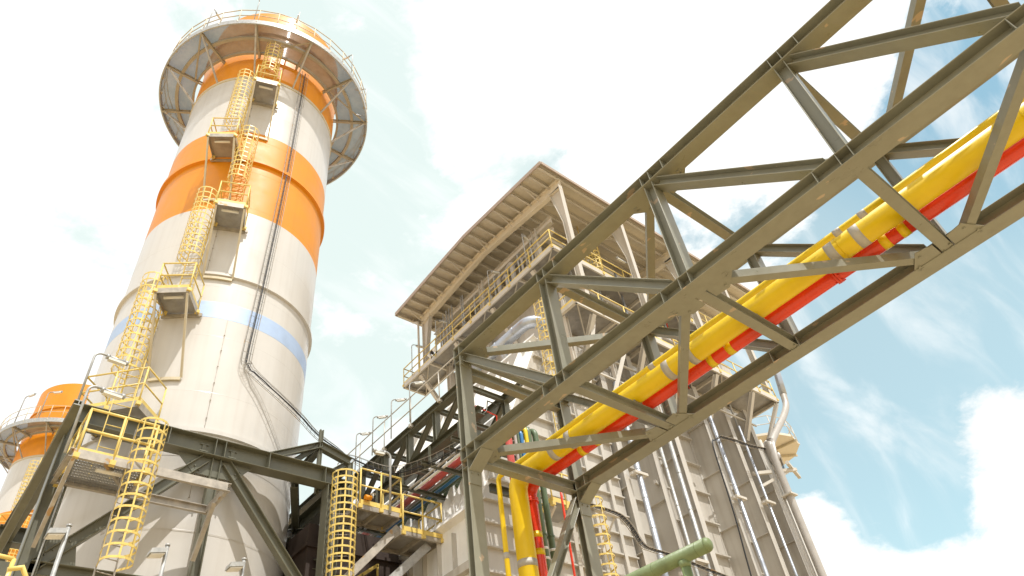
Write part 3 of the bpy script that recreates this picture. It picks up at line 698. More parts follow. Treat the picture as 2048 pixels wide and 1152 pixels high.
t = thing('guard_rail', 'yellow guard rail corner cut by the bottom left corner of the photo', 'railing', (q.x, q.y, q.z-1.1))
b = MB(); P = [at(-30, 1105, y=11), q, q+V((.05, 0, -.28)), q+V((-.25, 0, -.30))]
b.tube([P[0], P[1]], .03, 8); b.tube([q, q-Z_*1.1], .03, 8); b.tube([P[0]-Z_*.27, q-Z_*.27], .03, 8); b.tube([q-V((.2, 0, 0)), q-V((.2, 0, 1.1))], .02, 8)
b.build('rails', YR, t)
b = MB(); b.plate([q-V((.19, 0, .05)), q-V((.03, 0, .05)), q-V((.03, 0, .25)), q-V((.19, 0, .25))], Y_, .02); b.build('mesh_panel', OLD, t)
q = at(45, 1135, y=10.5); b = MB(); b.tube([q-V((.15, 0, .05)), q, q+V((.08, 0, -.12)), q+V((.08, 0, -1))], .03, 8); b.build('corner_rail', YR, t)

# ---- ladder and stepped platforms right of the frame
t = thing('right_caged_ladder', 'long yellow caged ladder on the right column of the chimney frame', 'ladder', (8.75, 16.6, 5))
caged_ladder(t, (8.82, 16.85, 0), (-.45, -1, 0), 4, 11.1, 6, 12.05, .23, .37, .2, low=True, n_strap=7)
def steel_platform(nm, label, x0, x1, y0, y1, z, rails, m_=GVR):
    t = thing(nm, label, 'platform', ((x0+x1)/2, (y0+y1)/2, z))
    b = MB(); b.plate([(x0, y0, z), (x1, y0, z), (x1, y1, z), (x0, y1, z)], Z_, .02); b.build('deck', GRB, t)
    b = MB(); b.channel((x0-.03, y0, z-.04), (x1+.03, y0, z-.04), .2, .08, Z_, .012, 0, -1); b.channel((x0-.03, y1, z-.04), (x1+.03, y1, z-.04), .2, .08)
    for x in (x0, (x0+x1)/2, x1): b.bar((x, y0+.01, z-.06), (x, y1-.01, z-.06), .16, .07)
    b.build('edge_frame', m_, t)
    railing(t, rails, 1.1, .8, YR, False, True, .026)
    return t
t = steel_platform('upper_step_platform', 'upper yellow railed platform right beside the long caged ladder', 9.0, 10.4, 16.3, 17.3, 11.17, [(9.05, 16.3, 11.17), (10.4, 16.3, 11.17), (10.4, 17.3, 11.17)])
b = MB(); b.channel((10.45, 16.5, 10.85), (8.95, 16.9, 9.2), .22, .1, Z_, .014); b.build('strut', GVR, t)
t = steel_platform('lower_step_platform', 'lower yellow railed platform one step right of the upper one, on a galvanised strut', 10.35, 11.75, 16.2, 17.4, 10.62, [(10.4, 16.2, 10.62), (11.75, 16.2, 10.62), (11.75, 17.4, 10.62)])
b = MB(); b.channel((11.4, 16.4, 10.45), (9.1, 16.9, 8.2), .24, .1, Z_, .014); b.build('strut', GV, t)
b = MB(); b.channel((11.5, 17.2, 10.45), (9.2, 17.5, 8.2), .2, .1, Z_, .014); b.build('strut', GV, t)
t = thing('stair_rail', 'yellow sloping stair stringer and rails beneath the stepped platforms', 'stairs', (9.8, 17.6, 8.5))
b = MB()
for dz in (0, .55): b.bar((9.0, 17.9, 8.6+dz), (10.6, 17.9, 9.75+dz), .09, .05)
for k in range(4): x = 9.1+.5*k; b.bar((x, 17.9, 8.65+.36*k), (x, 17.9, 9.25+.36*k), .05, .05, X_)
b.build('rails', YR, t)
b = MB(); b.channel((8.9, 17.6, 8.3), (11.4, 17.6, 10.1), .2, .09)
b.channel((8.9, 18.3, 8.3), (11.4, 18.3, 10.1), .2, .09)
for k in range(9): b.box((9.1+.27*k, 17.62, 8.42+.194*k), (9.35+.27*k, 18.28, 8.45+.194*k))
b.build('stringer', GVR, t)
crook_lamp('tall crook lamp rising from the upper step platform', (10.0, 16.25, 11.05), 1.95, (-1, .1, 0), .42, 'crook lamps on the stepped platforms', .035, 1.2)
t = thing('hose_reel', 'small orange valve with white handwheel beside the long caged ladder', 'valve', (9.25, 16.2, 11.35))
b = MB(); b.tube([(9.15, 16.2, 11.35), (9.35, 16.2, 11.35)], .07, 10); b.build('valve_body', OR, t)
b = MB(); b.lathe(9.35, 16.1, [(.06, 11.42), (.075, 11.43), (.06, 11.44)], 16); b.tube([(9.35, 16.1, 11.3), (9.35, 16.1, 11.44)], .01, 6); b.build('handwheel', LG, t)

# ================================================================== rear bridge
rb = thing('rear_pipe_bridge', 'smaller dark olive truss bridge behind, with handrail and row of lamps on top', 'pipe bridge', (11, 17, 0))
RX0, RX1, RZ0, RZ1 = 11.0, 12.6, 12.98, 14.30
for x in (RX0, RX1):
    for z in (RZ0, RZ1):
        b = MB(); b.ibeam((x, 21.5, z), (x, 12.9 if x > 12 else 13.0, z), .26, .26, Z_, .02, .014)
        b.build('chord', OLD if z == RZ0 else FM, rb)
    ys = [21.2, 19.7, 18.2, 16.7, 15.2, 13.7]
    for i, y in enumerate(ys):
        b = MB(); b.ibeam((x, y, RZ0+.13), (x, y, RZ1-.13), .16, .2, Y_, .014, .01); b.build('post', FM, rb)
        if i < 5:
            b = MB(); b.ibeam((x, y-.1, RZ0+.14), (x, ys[i+1]+.1, RZ1-.14), .12, .16, Z_, .012, .01); b.build('diagonal', FM, rb)
for y in (21.2, 19.7, 18.2, 16.7, 15.2, 13.7):
    for z in (RZ0, RZ1):
        b = MB(); b.ibeam((RX0+.02, y, z-.02), (RX1-.02, y, z-.02), .16, .14, Z_); b.build('crossbeam', FM, rb)
    b = MB(); b.ibeam((RX0-.6, y, RZ0-.72), (RX1+.2, y, RZ0-.72), .12, .12, Z_); b.bar((RX0-.3, y, RZ0-.66), (RX0-.3, y, RZ0-.1), .06, .06, X_); b.bar((RX1, y, RZ0-.66), (RX1, y, RZ0-.1), .06, .06, X_); b.build('pipe_hanger', OLD, rb)
railing(rb, [(RX0-.1, 21.4, RZ1+.15), (RX0-.1, 13.2, RZ1+.15)], 1.05, 1.5, BEL, False, False, .02)
for i, (y, lb) in enumerate(((19.98, 'lowest, leftmost'), (18.82, 'second from the left'), (17.6, 'third from the left'), (16.45, 'highest, nearest the boiler house'))):
    crook_lamp(lb+' of the four crook lamps along the rear bridge handrail', (RX0-.15, y, RZ1+.2), 1.55 if i else 1.5, (.75, -.66, 0), .38, 'lamps along the rear bridge', .02, .8)
rp = [('rear_white_pipe', 'slim white pipe among the coloured pipes under the rear bridge', 11.15, 12.28, .045, WHB),
      ('rear_grey_pipe', 'slim grey pipe nearest to us under the rear bridge', 10.95, 12.25, .035, GPI)]
for nm, lb, x, z, r, m_ in rp:
    pipe(nm, lb, 'pipe', [V((x, 22, z)), V((x, 14.3, z))], r, m_, n=12)

# ================================================================== boiler house
bh = thing('boiler_house', 'big beige boiler house with overhanging ribbed roof, deep wall columns and pale sloping hopper', 'building', (22, 18, 0))
EX0, EX1, EY0, EY1, RYM = 16.0, 33.6, 12.9, 25.6, 19.0
ZE, ZR = 28.5, 28.95
def roofz(y): return ZE + (ZR-ZE)*(1-abs(y-RYM)/(6.1 if y < RYM else 6.6))
b = MB(); n = 88
for k in range(n):                                      # ribbed sheet
    x0 = EX0+(EX1-EX0)*k/n; x1 = EX0+(EX1-EX0)*(k+1)/n; xm = x0+(x1-x0)*.8
    for (a, c) in ((EY0, RYM), (RYM, EY1)):
        za, zc = roofz(a), roofz(c)
        b.poly([(x0, a, za), (xm, a, za), (xm, c, zc), (x0, c, zc)], [(0, 1, 2, 3)])
        b.poly([(xm, a, za), (xm+.02, a, za+.012), (xm+.02, c, zc+.012), (xm, c, zc)], [(0, 1, 2, 3)])
        b.poly([(xm+.02, a, za+.012), (x1-.02, a, za+.012), (x1-.02, c, zc+.012), (xm+.02, c, zc+.012)], [(0, 1, 2, 3)])
        b.poly([(x1-.02, a, za+.012), (x1, a, za), (x1, c, zc), (x1-.02, c, zc+.012)], [(0, 1, 2, 3)])
b.poly([(EX0, EY0, ZE+.09), (EX1, EY0, ZE+.09), (EX1, RYM, ZR+.09), (EX0, RYM, ZR+.09), (EX1, EY1, ZE+.09), (EX0, EY1, ZE+.09)], [(0, 1, 2, 3), (3, 2, 4, 5)])
b.build('roof_sheet', BE2, bh)
b = MB()                                                 # gable and eave trim
for (p, q) in (((EX0, EY0, ZE), (EX0, RYM, ZR)), ((EX0, RYM, ZR), (EX0, EY1, ZE)), ((EX1, EY0, ZE), (EX1, RYM, ZR)), ((EX1, RYM, ZR), (EX1, EY1, ZE))):
    b.bar(V(p)-Z_*.02, V(q)-Z_*.02, .24, .05)
b.bar((EX0, EY0-.02, ZE), (EX1, EY0-.02, ZE), .2, .04); b.bar((EX0, EY1+.02, ZE), (EX1, EY1+.02, ZE), .2, .04)
b.box((EX0+.03, EY0-.10, ZE-.16), (EX1, EY0-.045, ZE+.02))
b.build('fascia', mat('faded_brown_trim', (.42, .33, .26), .5, var=.12), bh)
ny = 19
for k in range(ny):
    y = EY0+.18+(EY1-EY0-.36)*k/(ny-1)
    if abs(y-RYM) < .1: y += .15
    b = MB(); b.channel((EX0+.04, y, roofz(y)-.17), (EX1-.1, y, roofz(y)-.17), .28, .11, Z_, .014); b.build('purlin', BEL, bh)
FXs = [17.3, 21.5, 25.7, 29.9]
for x in FXs:
    b = MB()
    for (y0, y1) in ((13.0, RYM), (24.9, RYM)):
        b.ibeam((x, y0, roofz(y0)-.24-.33), (x, y1, roofz(y1)-.24-.22), .66, .26, Z_, .02, .014, dep2=.44)
    b.build('rafter', BE2, bh)
    for s, y in ((1, 13.0), (-1, 24.75)):
        b = MB()
        zt = 27.9; zb = 24.4 if s == -1 else 20.0; y0 = y+s*.05
        zm = 25.4; d0, d1 = .26, .72                     # haunched portal column, outer flange upright
        b.bar((x, y0, zb), (x, y0, zt), .02, .24, Y_)
        b.bar((x, y0+s*d0, zb), (x, y0+s*d0, zm), .02, .24, Y_); b.bar((x, y0+s*d0, zm), (x, y0+s*d1, zt), .02, .24, Y_)
        b.plate([(x, y0, zb), (x, y0+s*d0, zb), (x, y0+s*d0, zm), (x, y0+s*d1, zt), (x, y0, zt)], X_, .014)
        b.build('portal_column', BEL, bh)
for x in FXs:                                            # fly braces
    for k in range(2, ny-1, 3):
        y = EY0+.18+(EY1-EY0-.36)*k/(ny-1)
        for s in (-1, 1):
            b = MB(); b.bar((x+s*.12, y, roofz(y)-.66), (x+s*.95, y, roofz(y)-.24), .05, .03); b.build('fly_brace', BEL, bh)
# inner columns and ring beams below the roof
for x, y in [(17.95, 15.8), (17.95, 20.2), (17.95, 23.4)]+[(x_, 15.5) for x_ in (20.4, 24.6, 28.8)]:
    b = MB(); b.ibeam((x, y, 19.5), (x, y, 27.6), .3, .26, Y_, .02, .014); b.build('inner_column', BEL, bh)
b = MB(); b.ibeam((18.0, 14.6, 27.3), (18.0, 24.6, 27.3), .4, .25, Z_); b.ibeam((18.0, 14.6, 26.6), (18.0, 24.6, 26.6), .28, .2, Z_)
b.ibeam((18, 15.5, 27.0), (31.5, 15.5, 27.0), .4, .25, Z_); b.bar((17.98, 20.2, 25.9), (17.98, 21.6, 24.4), .1, .1); b.bar((17.98, 23.4, 26.3), (17.98, 21.6, 24.4), .1, .1); b.build('ring_beam', BEL, bh)
# plant inside under the roof
PLM = mat('shaded_plant_room_paint', (.20, .17, .135), .5, var=.2, vscale=1.2, streak=.3)  # darkened colour carries the shade of the interior under the roof
b = MB(); b.box((19.6, 16.6, 12), (31.2, 24.2, 25.4)); b.build('penthouse_wall', PLM, bh)
b = MB(); b.tube([(19.2, 17, 26), (19.2, 24, 26)], .45, 20); b.tube([(20, 16.3, 25.6), (31, 16.3, 25.6)], .5, 20); b.build('steam_drum', GPI, bh)
# casing: main wall recessed between deep columns
WY, CYF = 15.25, 14.2
b = MB()
b.box((15.0, WY, 0), (29.2, 24.0, 18.4)); b.box((18.3, WY+.002, 18.401), (31.2, 24, 23.9))
b.build('casing_wall', BE, bh)
cols = [18.46, 20.50, 22.28, 24.96, 27.0, 28.87]
webs = [16.05]+cols
for i, x in enumerate(cols):
    b = MB(); d = WY-CYF
    b.ibeam((x, (CYF+WY)/2, 0), (x, (CYF+WY)/2, 19.6), d, .30, Y_, .03, .02)
    for z in [1.2+2.35*k for k in range(8)]:
        b.box((x-.145, CYF+.04, z), (x-.011, WY-.04, z+.02)); 
    b.build('wall_column', BE, bh)
b = MB()
edges = [12.4, 18.3, 20.35, 22.1, 24.8, 26.85, 28.7]
for i in range(len(cols)):
    x0 = (cols[i-1]+.15) if i else 12.0; x1 = cols[i]-.15; off = .35*(i % 2)
    if i == 0: continue
    for k in range(13):
        z = .9+1.33*k+off
        b.bar((x0, WY-.09, z), (x1, WY-.09, z), .06, .18, Z_)
for k in range(5): b.bar((20.0+.1, CYF+.08, 3.4+3.4*k), (20.9, CYF+.4, 3.5+3.4*k), .12, .1)
b.build('wall_stiffeners', BE, bh)
# hopper widening towards the left and down
HY0, HY1 = 14.5, 24.2
prof = [(11.75, 0), (11.75, 10.75), (15.35, 18.45), (18.3, 18.45), (18.3, 0)]
b = MB(); b.prism([(x, HY0+.002, z) for x, z in prof], [(x, HY1, z) for x, z in prof]); b.build('hopper', WHB, bh)  # whiter than the beige casing: sun on the slope is painted in
b = MB()                                                 # beige ribs on the face towards us
hx = lambda z: 11.75 if z < 10.75 else 11.75+(z-10.75)*3.6/7.7
z = .5
while z < 18.4:
    b.bar((hx(z)+.05, HY0-.07, z), (18.25, HY0-.07, z), .05, .14, Z_); z += .71
for x in (13.6, 15.4, 16.6, 17.6):
    zt = 18.4 if x > 15.4 else 10.75+(x-11.75)*7.7/3.6
    b.box((x-.07, HY0-.165, 0), (x+.07, HY0-.142, zt))
b.plate([(11.75, HY0-.004, 0), (18.3, HY0-.004, 0), (18.3, HY0-.004, 18.44), (15.35, HY0-.004, 18.44), (11.75, HY0-.004, 10.75)], Y_, .008)
b.build('hopper_face', BE, bh)
b = MB(); n_ = V((-7.7, 0, 3.6)).normalized()            # ribs on the slope
y = HY0+.1
while y < HY1:
    for (lo, hi) in ((0, .47), (.53, 1)):
        p = V((11.75, y, 10.75)).lerp(V((15.35, y, 18.45)), lo+.015); q = V((11.75, y, 10.75)).lerp(V((15.35, y, 18.45)), hi-.015)
        b.bar(p+n_*.11, q+n_*.11, .22, .03, n_)
    y += .62
for s in (0.0, .5, 1.0):
    p = V((11.75, HY0-.1, 10.75)).lerp(V((15.35, HY0-.1, 18.45)), s); b.channel(p+n_*.12, V((p.x, HY1, p.z))+n_*.12, .26, .16, n_, .02)
b.build('slope_ribs', WHB, bh)
b = MB()
y = HY0+.3
while y < HY1: b.bar((11.68, y, 0), (11.68, y, 10.5), .14, .05, X_); y += .75
for z in (2, 4.5, 7, 9.3): b.bar((11.64, HY0, z), (11.64, HY1, z), .22, .2)
b.build('side_ribs', BE, bh)
for i, z in enumerate((11.1, 10.1)):
    pass

# ---- walkways
def walkway(nm, label, z, polys, rails, brackets=(), m_=BEL):
    t = thing(nm, label, 'walkway', (polys[0][0], polys[0][1], z))
    b = MB(); fr_ = MB()
    for (x0, y0, x1, y1) in polys:
        b.plate([(x0, y0, z), (x1, y0, z), (x1, y1, z), (x0, y1, z)], Z_, .03)
        fr_.channel((x0, y0-.001, z-.08), (x1, y0-.001, z-.08), .26, .08, Z_, .014, 0, -1); fr_.channel((x0, y1, z-.08), (x1, y1, z-.08), .26, .08)
        fr_.channel((x0-.001, y0, z-.08), (x0-.001, y1, z-.08), .26, .08); fr_.channel((x1, y0, z-.08), (x1, y1, z-.08), .26, .08, Z_, .014, 0, -1)
        L = max(x1-x0, y1-y0); n = max(2, int(L/2.1))
        for k in range(n+1):
            if x1-x0 > y1-y0: x = x0+(x1-x0)*k/n; fr_.bar((x, y0+.02, z-.11), (x, y1-.02, z-.11), .18, .1)
            else: y = y0+(y1-y0)*k/n; fr_.bar((x0+.02, y, z-.11), (x1-.02, y, z-.11), .18, .1)
            if k < n and x1-x0 > y1-y0: fr_.bar((x0+(x1-x0)*k/n+.1, y0+.05, z-.14), (x0+(x1-x0)*(k+1)/n-.1, y1-.05, z-.14), .07, .05)
            elif k < n: fr_.bar((x0+.05, y0+(y1-y0)*k/n+.1, z-.14), (x1-.05, y0+(y1-y0)*(k+1)/n-.1, z-.14), .07, .05)
    b.build('deck', GRB, t); fr_.build('edge_frame', m_, t)
    for r_ in rails: railing(t, r_, 1.05, 1.6, YR, False, True, .026)
    for (p, q) in brackets:
        b = MB(); b.ibeam(p, q, .2, .2, Z_); b.build('bracket', m_, t)
    return t
zw = 24.25
walkway('upper_walkway', 'long high walkway with yellow rails along the boiler house gable just under its roof', zw,
        [(16.85, 13.95, 18.3, 26.15), (18.35, 13.95, 29.8, 15.15)],
        [[(18.3, 26.12, zw), (16.87, 26.12, zw), (16.87, 13.97, zw), (29.8, 13.97, zw)]],
        [((16.95, y, zw-.3), (18.3, y, zw-1.9)) for y in (15.5, 18.5, 21.5, 24.6)])
zl = 20.0
bk = []
for x in (17.4, 20.5, 22.9, 25.3, 28.1): bk.append(((x, 13.1, zl-.3), (x, 14.3, zl-2.3)))
bk.append(((30.1, 13.1, zl-.3), (29.2, 14.5, zl-3.2)))
walkway('middle_walkway', 'lower walkway with yellow rails across the long side of the boiler house, on slanted brackets', zl,
        [(16.4, 13.0, 30.25, 14.75)], [[(16.4, 14.7, zl), (16.4, 13.02, zl), (30.2, 13.02, zl), (30.2, 14.7, zl)]], bk)
# diagonal bracing of the tower frame seen under the walkway
t = thing('bracing_frame', 'cross braced beige steelwork under the middle walkway of the boiler house', 'steel frame', (21, 14, 10))
for (p, q) in (((17.6, 13.3, 19.6), (16.9, 13.9, 15.9)), ((19.6, 13.3, 19.6), (18.4, 14.1, 16.2)), ((21.7, 13.3, 19.6), (20.5, 14.1, 16.4)), ((16.5, 14.0, 18.6), (29, 14.0, 18.6)), ((16.5, 13.9, 17.5), (24, 13.9, 17.5))):
    b = MB(); b.bar(p, q, .16, .16) if abs(q[2]-p[2]) > .1 else b.bar(p, q, .07, .07); b.build('brace', BEL, t)
for x in (16.6, 18.9, 21.1): 
    b = MB(); b.ibeam((x, 13.9, 15.4), (x, 13.9, 19.8), .18, .18, X_); b.build('post', BEL, t)

# ---- pipes on the boiler house
def jp(nm, lb, path, r, m_=AL, seams=None, n=18, group=None, clamps=()):
    t = thing(nm, lb, 'pipe', path[0], group); b = MB(); b.tube(path, r, n)
    if seams:
        for i in range(len(path)-1):
            p, q = V(path[i]), V(path[i+1]); L = (q-p).length; d = (q-p).normalized() if L > 1e-6 else None
            if L < .8: continue
            k = .5
            while k < L: b.tube([p+d*(k-.02), p+d*(k+.02)], r*1.04, n); k += seams
    b.build('pipe_run', m_, t)
    for (c, d) in clamps:
        c = V(c); b = MB(); b.box(c-V((.34, .14, .05)), c+V((.34, -.02, .05))); b.box(c+V((-.34, .02, -.05)), c+V((.34, .16, .05))); b.build('clamp', BEL, t)
    return t
GAP = 13.95
def vx(px, py, y=GAP): return at(px, py, y=y).x
jp('silver_downpipe', 'fat shiny silver downpipe with blue sheen on the boiler wall, leftmost of the wall pipes', [(vx(1291, 998), GAP, 17.4), (vx(1291, 998), GAP, 0)], .105, AL, 1.1, clamps=[((vx(1291, 998), GAP, 13.4), 0)])
jp('grey_downpipe', 'slimmer left one of a pair of grey downpipes on the boiler wall', [(vx(1351, 998), GAP, 17.6), (vx(1351, 998), GAP, 0)], .062, GV, 1.5, clamps=[((vx(1362, 998), GAP, 10.6), 0)])
jp('grey_downpipe', 'thicker right one of a pair of grey downpipes on the boiler wall', [(vx(1374, 998), GAP, 17.6), (vx(1374, 998), GAP, 0)], .088, GV, 1.5)
jp('silver_downpipe', 'silver downpipe beside the black cable on the right part of the boiler wall', [(vx(1479, 998), GAP, 18), (vx(1479, 998), GAP, 0)], .085, AL, 1.0, clamps=[((vx(1479, 998), GAP, 13.9), 0)])
jp('thin_downpipe', 'thin silver downpipe between two wall columns near the right end of the boiler wall', [(vx(1534, 998), GAP, 18), (vx(1534, 998), GAP, 0)], .055, AL, 1.2, clamps=[((vx(1534, 998), GAP, 14.2), 0)])
jp('cream_downpipe', 'slim cream downpipe just left of the fat jogged pipe', [(vx(1562, 985, 13.7), 13.7, 17.4), (vx(1562, 985, 13.7), 13.7, 0)], .075, BEL)
jp('wide_duct', 'wide flat cream duct between the slim cream pipe and the fat jogged pipe', [(vx(1574, 985, 13.75), 13.75, 17.2), (vx(1574, 985, 13.75), 13.75, 0)], .13, BE, n=4)
P = [at(*q, y=13.4) for q in ((1552, 740), (1567, 790), (1572, 812), (1566, 835), (1549, 870), (1543, 890), (1548, 915))]
d = P[-1]
path = [V((P[0].x, 13.4, 24))]+[V(p) for p in P]+[V((d.x-.02, 13.4, d.z-.5)), V((d.x-.02, 13.4, 0))]
t = jp('jogged_pipe', 'fat beige pipe with a sideways jog, outermost at the right end of the boiler house', smooth(path, 4), .165, GPI, n=22)
q = at(1590, 995, y=13.4); b = MB(); b.box(V((d.x-.3, 13.15, q.z-.05)), V((d.x+.25, 13.65, q.z+.02))); b.build('collar', BEL, t)
b = MB(); b.tube([V((path[0].x, 13.4, 24)), V(P[0]), V(P[1])], .185, 22); b.build('silver_jacket', AL, t)
t = thing('pipe_support_arm', 'slanted beige steel arms reaching out to the fat jogged pipe', 'bracket', (28, 13.6, 15))
zq = at(1560, 940, y=13.6).z
b = MB(); b.bar((27.2, 14.15, zq-.3), (29.4, 13.2, zq), .14, .14); b.bar((27.4, 14.15, zq-.9), (29.0, 13.4, zq-.1), .12, .12); b.bar((28.6, 13.1, zq+.1), (30.3, 13.6, zq+.05), .16, .14); b.build('arm', BEL, t)
# horizontal silver duct under the gable walkway
pa = at(1062, 640, x=16.3); pb = at(975, 712, x=16.3)
zz = (pa.z+pb.z)/2
path = arcpts((18.4, pa.y, zz), (16.3, pa.y, zz), (16.3, 19, zz), .5, 8)
jp('silver_duct', 'fat shiny silver duct running beneath the gable walkway above the hopper', [V((18.6, pa.y, zz))]+path+[V((16.3, 20.3, zz))], .27, AL, 1.2, n=26)
pc = at(1008, 700, x=16.2)
pth = [V((16.5, pc.y, zz-.1))]+arcpts((16.5, pc.y, zz-.1), (16.0, pc.y, pc.z-.1), (16.8, pc.y, pc.z-.9), .3, 6)+[V((16.9, pc.y, pc.z-1.1))]
jp('silver_elbow', 'small ribbed silver elbow hanging from the silver duct above the hopper', pth, .13, AL, n=16)
b_t = thing('steam_pipes', 'tangle of grey elbowed pipes standing behind the gable walkway rail', 'pipes', (17.6, 18, 24.3))
random.seed(5)
for (y, h, r, dy) in ((17.4, 2.3, .14, .9), (17.9, 1.9, .1, .8), (18.5, 2.2, .12, -1.0), (16.7, 2.1, .07, .7), (19.2, 1.5, .1, .6), (16.2, 1.5, .06, .5)):
    b = MB(); p = V((17.65, y, zw)); c = p+Z_*h; e = c+V((.25, dy, 0))
    b.tube([p]+arcpts(p, c, e, .26, 6)+[e], r, 14); b.tube([p+Z_*.02, p+Z_*.25], r*1.6, 14); b.build('riser', GPI, b_t)
for y in (22.2, 22.45, 22.7, 23.0, 21.2, 21.35):
    b = MB(); b.tube([(17.4, y, zw), (17.4, y, 27.2)], .035, 8); b.build('vent_line', GV, b_t)
t = thing('valve_drum', 'pair of short silver drums on the gable walkway', 'drum', (17.3, 20.5, zw)) 
for y in (20.9, 18.9):
    b = MB(); b.tube([(17.2, y, zw+.02), (17.2, y, zw+.6)], .16, 16); b.build('drum', AL, t)
t = thing('blue_gauge', 'small blue instrument on a white stem behind the gable walkway rail', 'gauge', (17.15, 17.2, zw))
b = MB(); b.tube([(17.1, 17.2, zw), (17.1, 17.2, zw+.35)], .05, 10); b.build('stem', WHB, t)
b = MB(); b.tube([(17.1, 17.2, zw+.35), (17.1, 17.2, zw+.52)], .1, 12); b.build('housing', BP, t)
q = at(870, 708, x=16.75)
t = thing('camera_cluster', 'black and white spotlights clamped to the edge of the gable walkway', 'spotlight', q)
for k, dy in enumerate((-.22, 0, .22)):
    b = MB(); p = q+V((-.08, dy, -.02*k)); b.tube([p, p+V((-.16, .05, .1))], [.07, .10], 10); b.build('spot_head', WHB if k != 1 else BK, t)
    b = MB(); b.tube([p+V((0, 0, -.12)), p+V((.05, 0, .02))], .025, 6); b.build('spot_arm', BK, t)
crook_lamp('crook lamp at the left end of the gable walkway', (16.8, 25.2, zw), 2.1, (1, -.3, 0), .6, 'crook lamps on the gable walkway')
crook_lamp('crook lamp by the corner column of the gable walkway', (16.8, 22.9, zw), 2.2, (1, -.3, 0), .6, 'crook lamps on the gable walkway')
crook_lamp('crook lamp halfway along the gable walkway', (16.8, 18.35, zw), 2.1, (1, -.3, 0), .55, 'crook lamps on the gable walkway')
crook_lamp('crook lamp nearest the roof corner on the gable walkway', (16.8, 15.6, zw), 2.3, (1, .3, 0), .55, 'crook lamps on the gable walkway')
q = at(1265, 545, y=13.6)
crook_lamp('crook lamp and tray over the middle walkway rail', (q.x, 13.6, 24.2), 1.3, (-1, 0, 0), .8, 'crook lamps on the gable walkway')
t = pipe('gutter_downpipe', 'beige gutter downpipe with an elbow at the left portal column', 'pipe', [V((17.0, 25.3, 28.4)), V((17.0, 25.3, 28.1)), V((17.1, 24.95, 27.9)), V((17.1, 24.95, 27.7)), V((17.1, 24.95, 24))], .06, BEL, n=10)
# caged ladders on the building
t = thing('hopper_ladder', 'pale yellow caged ladder climbing the hopper face behind the first bridge post', 'ladder', (15.1, 13.9, 13))
caged_ladder(t, (15.45, 14.15, 0), (-.3, -.95, 0), 13.2, 19.9, 15.6, 20.9, .2, .31, .3, n_strap=5)
t = thing('low_ladder', 'yellow caged ladder low on the boiler wall right of the bridge end column', 'ladder', (16.0, 14, 6))
caged_ladder(t, (16.05, 14.05, 0), (-.6, -.8, 0), 3, 11.4, 3.5, 11.6, .2, .33, .3, n_strap=4)
t = thing('roof_ladder', 'small bright yellow caged ladder under the roof beside the haunched columns', 'ladder', (21, 15, 22))
caged_ladder(t, (20.6, 14.9, 0), (-.3, -1, 0), 24.3, 27.6, 25.0, 27.6, .22, .36, .3, n_strap=6)
t = thing('access_stage', 'yellow railed stage with brackets glimpsed behind the green downpipes', 'platform', (14.2, 13.6, 10.6))
b = MB(); b.plate([(13.6, 13.3, 10.9), (14.7, 13.3, 10.9), (14.7, 14.3, 10.9), (13.6, 14.3, 10.9)], Z_, .03); b.build('deck', GRB, t)
railing(t, [(13.6, 14.3, 10.9), (13.6, 13.3, 10.9), (14.7, 13.3, 10.9)], 1.0, .6, YR)
b = MB(); b.bar((14.6, 13.35, 10.8), (14.6, 14.4, 9.9), .09, .09); b.build('bracket', BEL, t)
b = MB(); b.bar((13.7, 13.35, 10.8), (13.7, 14.4, 9.9), .09, .09); b.build('bracket', BEL, t)
b = MB(); b.channel((11.6, 13.7, 11.0), (13.5, 13.7, 11.0), .24, .12); b.build('support_beam', OLD, t)
# cable trays over the boiler wall
def tray(nm, lb, P, wdt=.22, r=.022, sag=True, y=None):
    S2 = smooth([V(p) for p in P], 5); t = thing(nm, lb, 'cable tray', S2[0])
    c = MB()
    for o_, rr3 in ((-.05, r), (.0, r*.7), (.05, r*.6)): c.tube([p+V((0, o_, .02)) for p in S2], rr3, 6)
    c.build('cables', BK, t)
    c = MB()
    for s in (-1, 1): c.tube([p+V((0, s*wdt/2, 0)) for p in S2], .012, 5)
    for i in range(0, len(S2)-1):
        n = max(1, int((S2[i+1]-S2[i]).length/.25))
        for k in range(n): p = S2[i].lerp(S2[i+1], k/n); c.tube([p-V((0, wdt/2, 0)), p+V((0, wdt/2, 0))], .008, 4)
    c.build('tray', GVR, t)
    return t
tray('low_cable_tray', 'wire cable tray with black cable sagging across the lower boiler wall', [at(*q, y=13.6) for q in ((1165, 1006), (1205, 1018), (1240, 1032), (1262, 1055), (1285, 1090), (1305, 1100), (1345, 1112), (1390, 1130), (1440, 1150), (1480, 1165))])
tray('high_cable_tray', 'wire cable tray crossing the right end of the boiler wall below the walkway', [at(*q, y=13.6) for q in ((1438, 873), (1470, 882), (1500, 892), (1530, 899), (1552, 906), (1562, 925), (1570, 950))])
xq = at(1427, 895, y=13.8)
t = thing('wall_cable', 'single black cable running down the right part of the boiler wall', 'cable', xq)
c = MB(); c.tube(smooth([at(1447, 873, y=13.8), at(1430, 880, y=13.8), V((xq.x, 13.8, xq.z)), V((vx(1466, 998, 13.8)-.12, 13.9, 13)), V((vx(1466, 998, 13.8)-.12, 14.15, 9)), V((vx(1466, 998, 13.8)-.12, 14.15, 0))], 4), .03, 6); c.build('cable_run', BK, t)
tb = thing('tray_bracket', 'slanted beige bracket carrying the low cable tray near the bridge end column', 'bracket', (15.6, 13.8, 10.5))
b = MB(); pz = at(1230, 1025, y=13.7)
b.bar((pz.x-.9, 13.7, pz.z-.1), (pz.x+.1, 13.7, pz.z-.1), .14, .1); b.bar((pz.x, 13.7, pz.z-.1), (pz.x-.5, 14.2, pz.z-1.2), .06, .06); b.build('arm', BEL, tb)
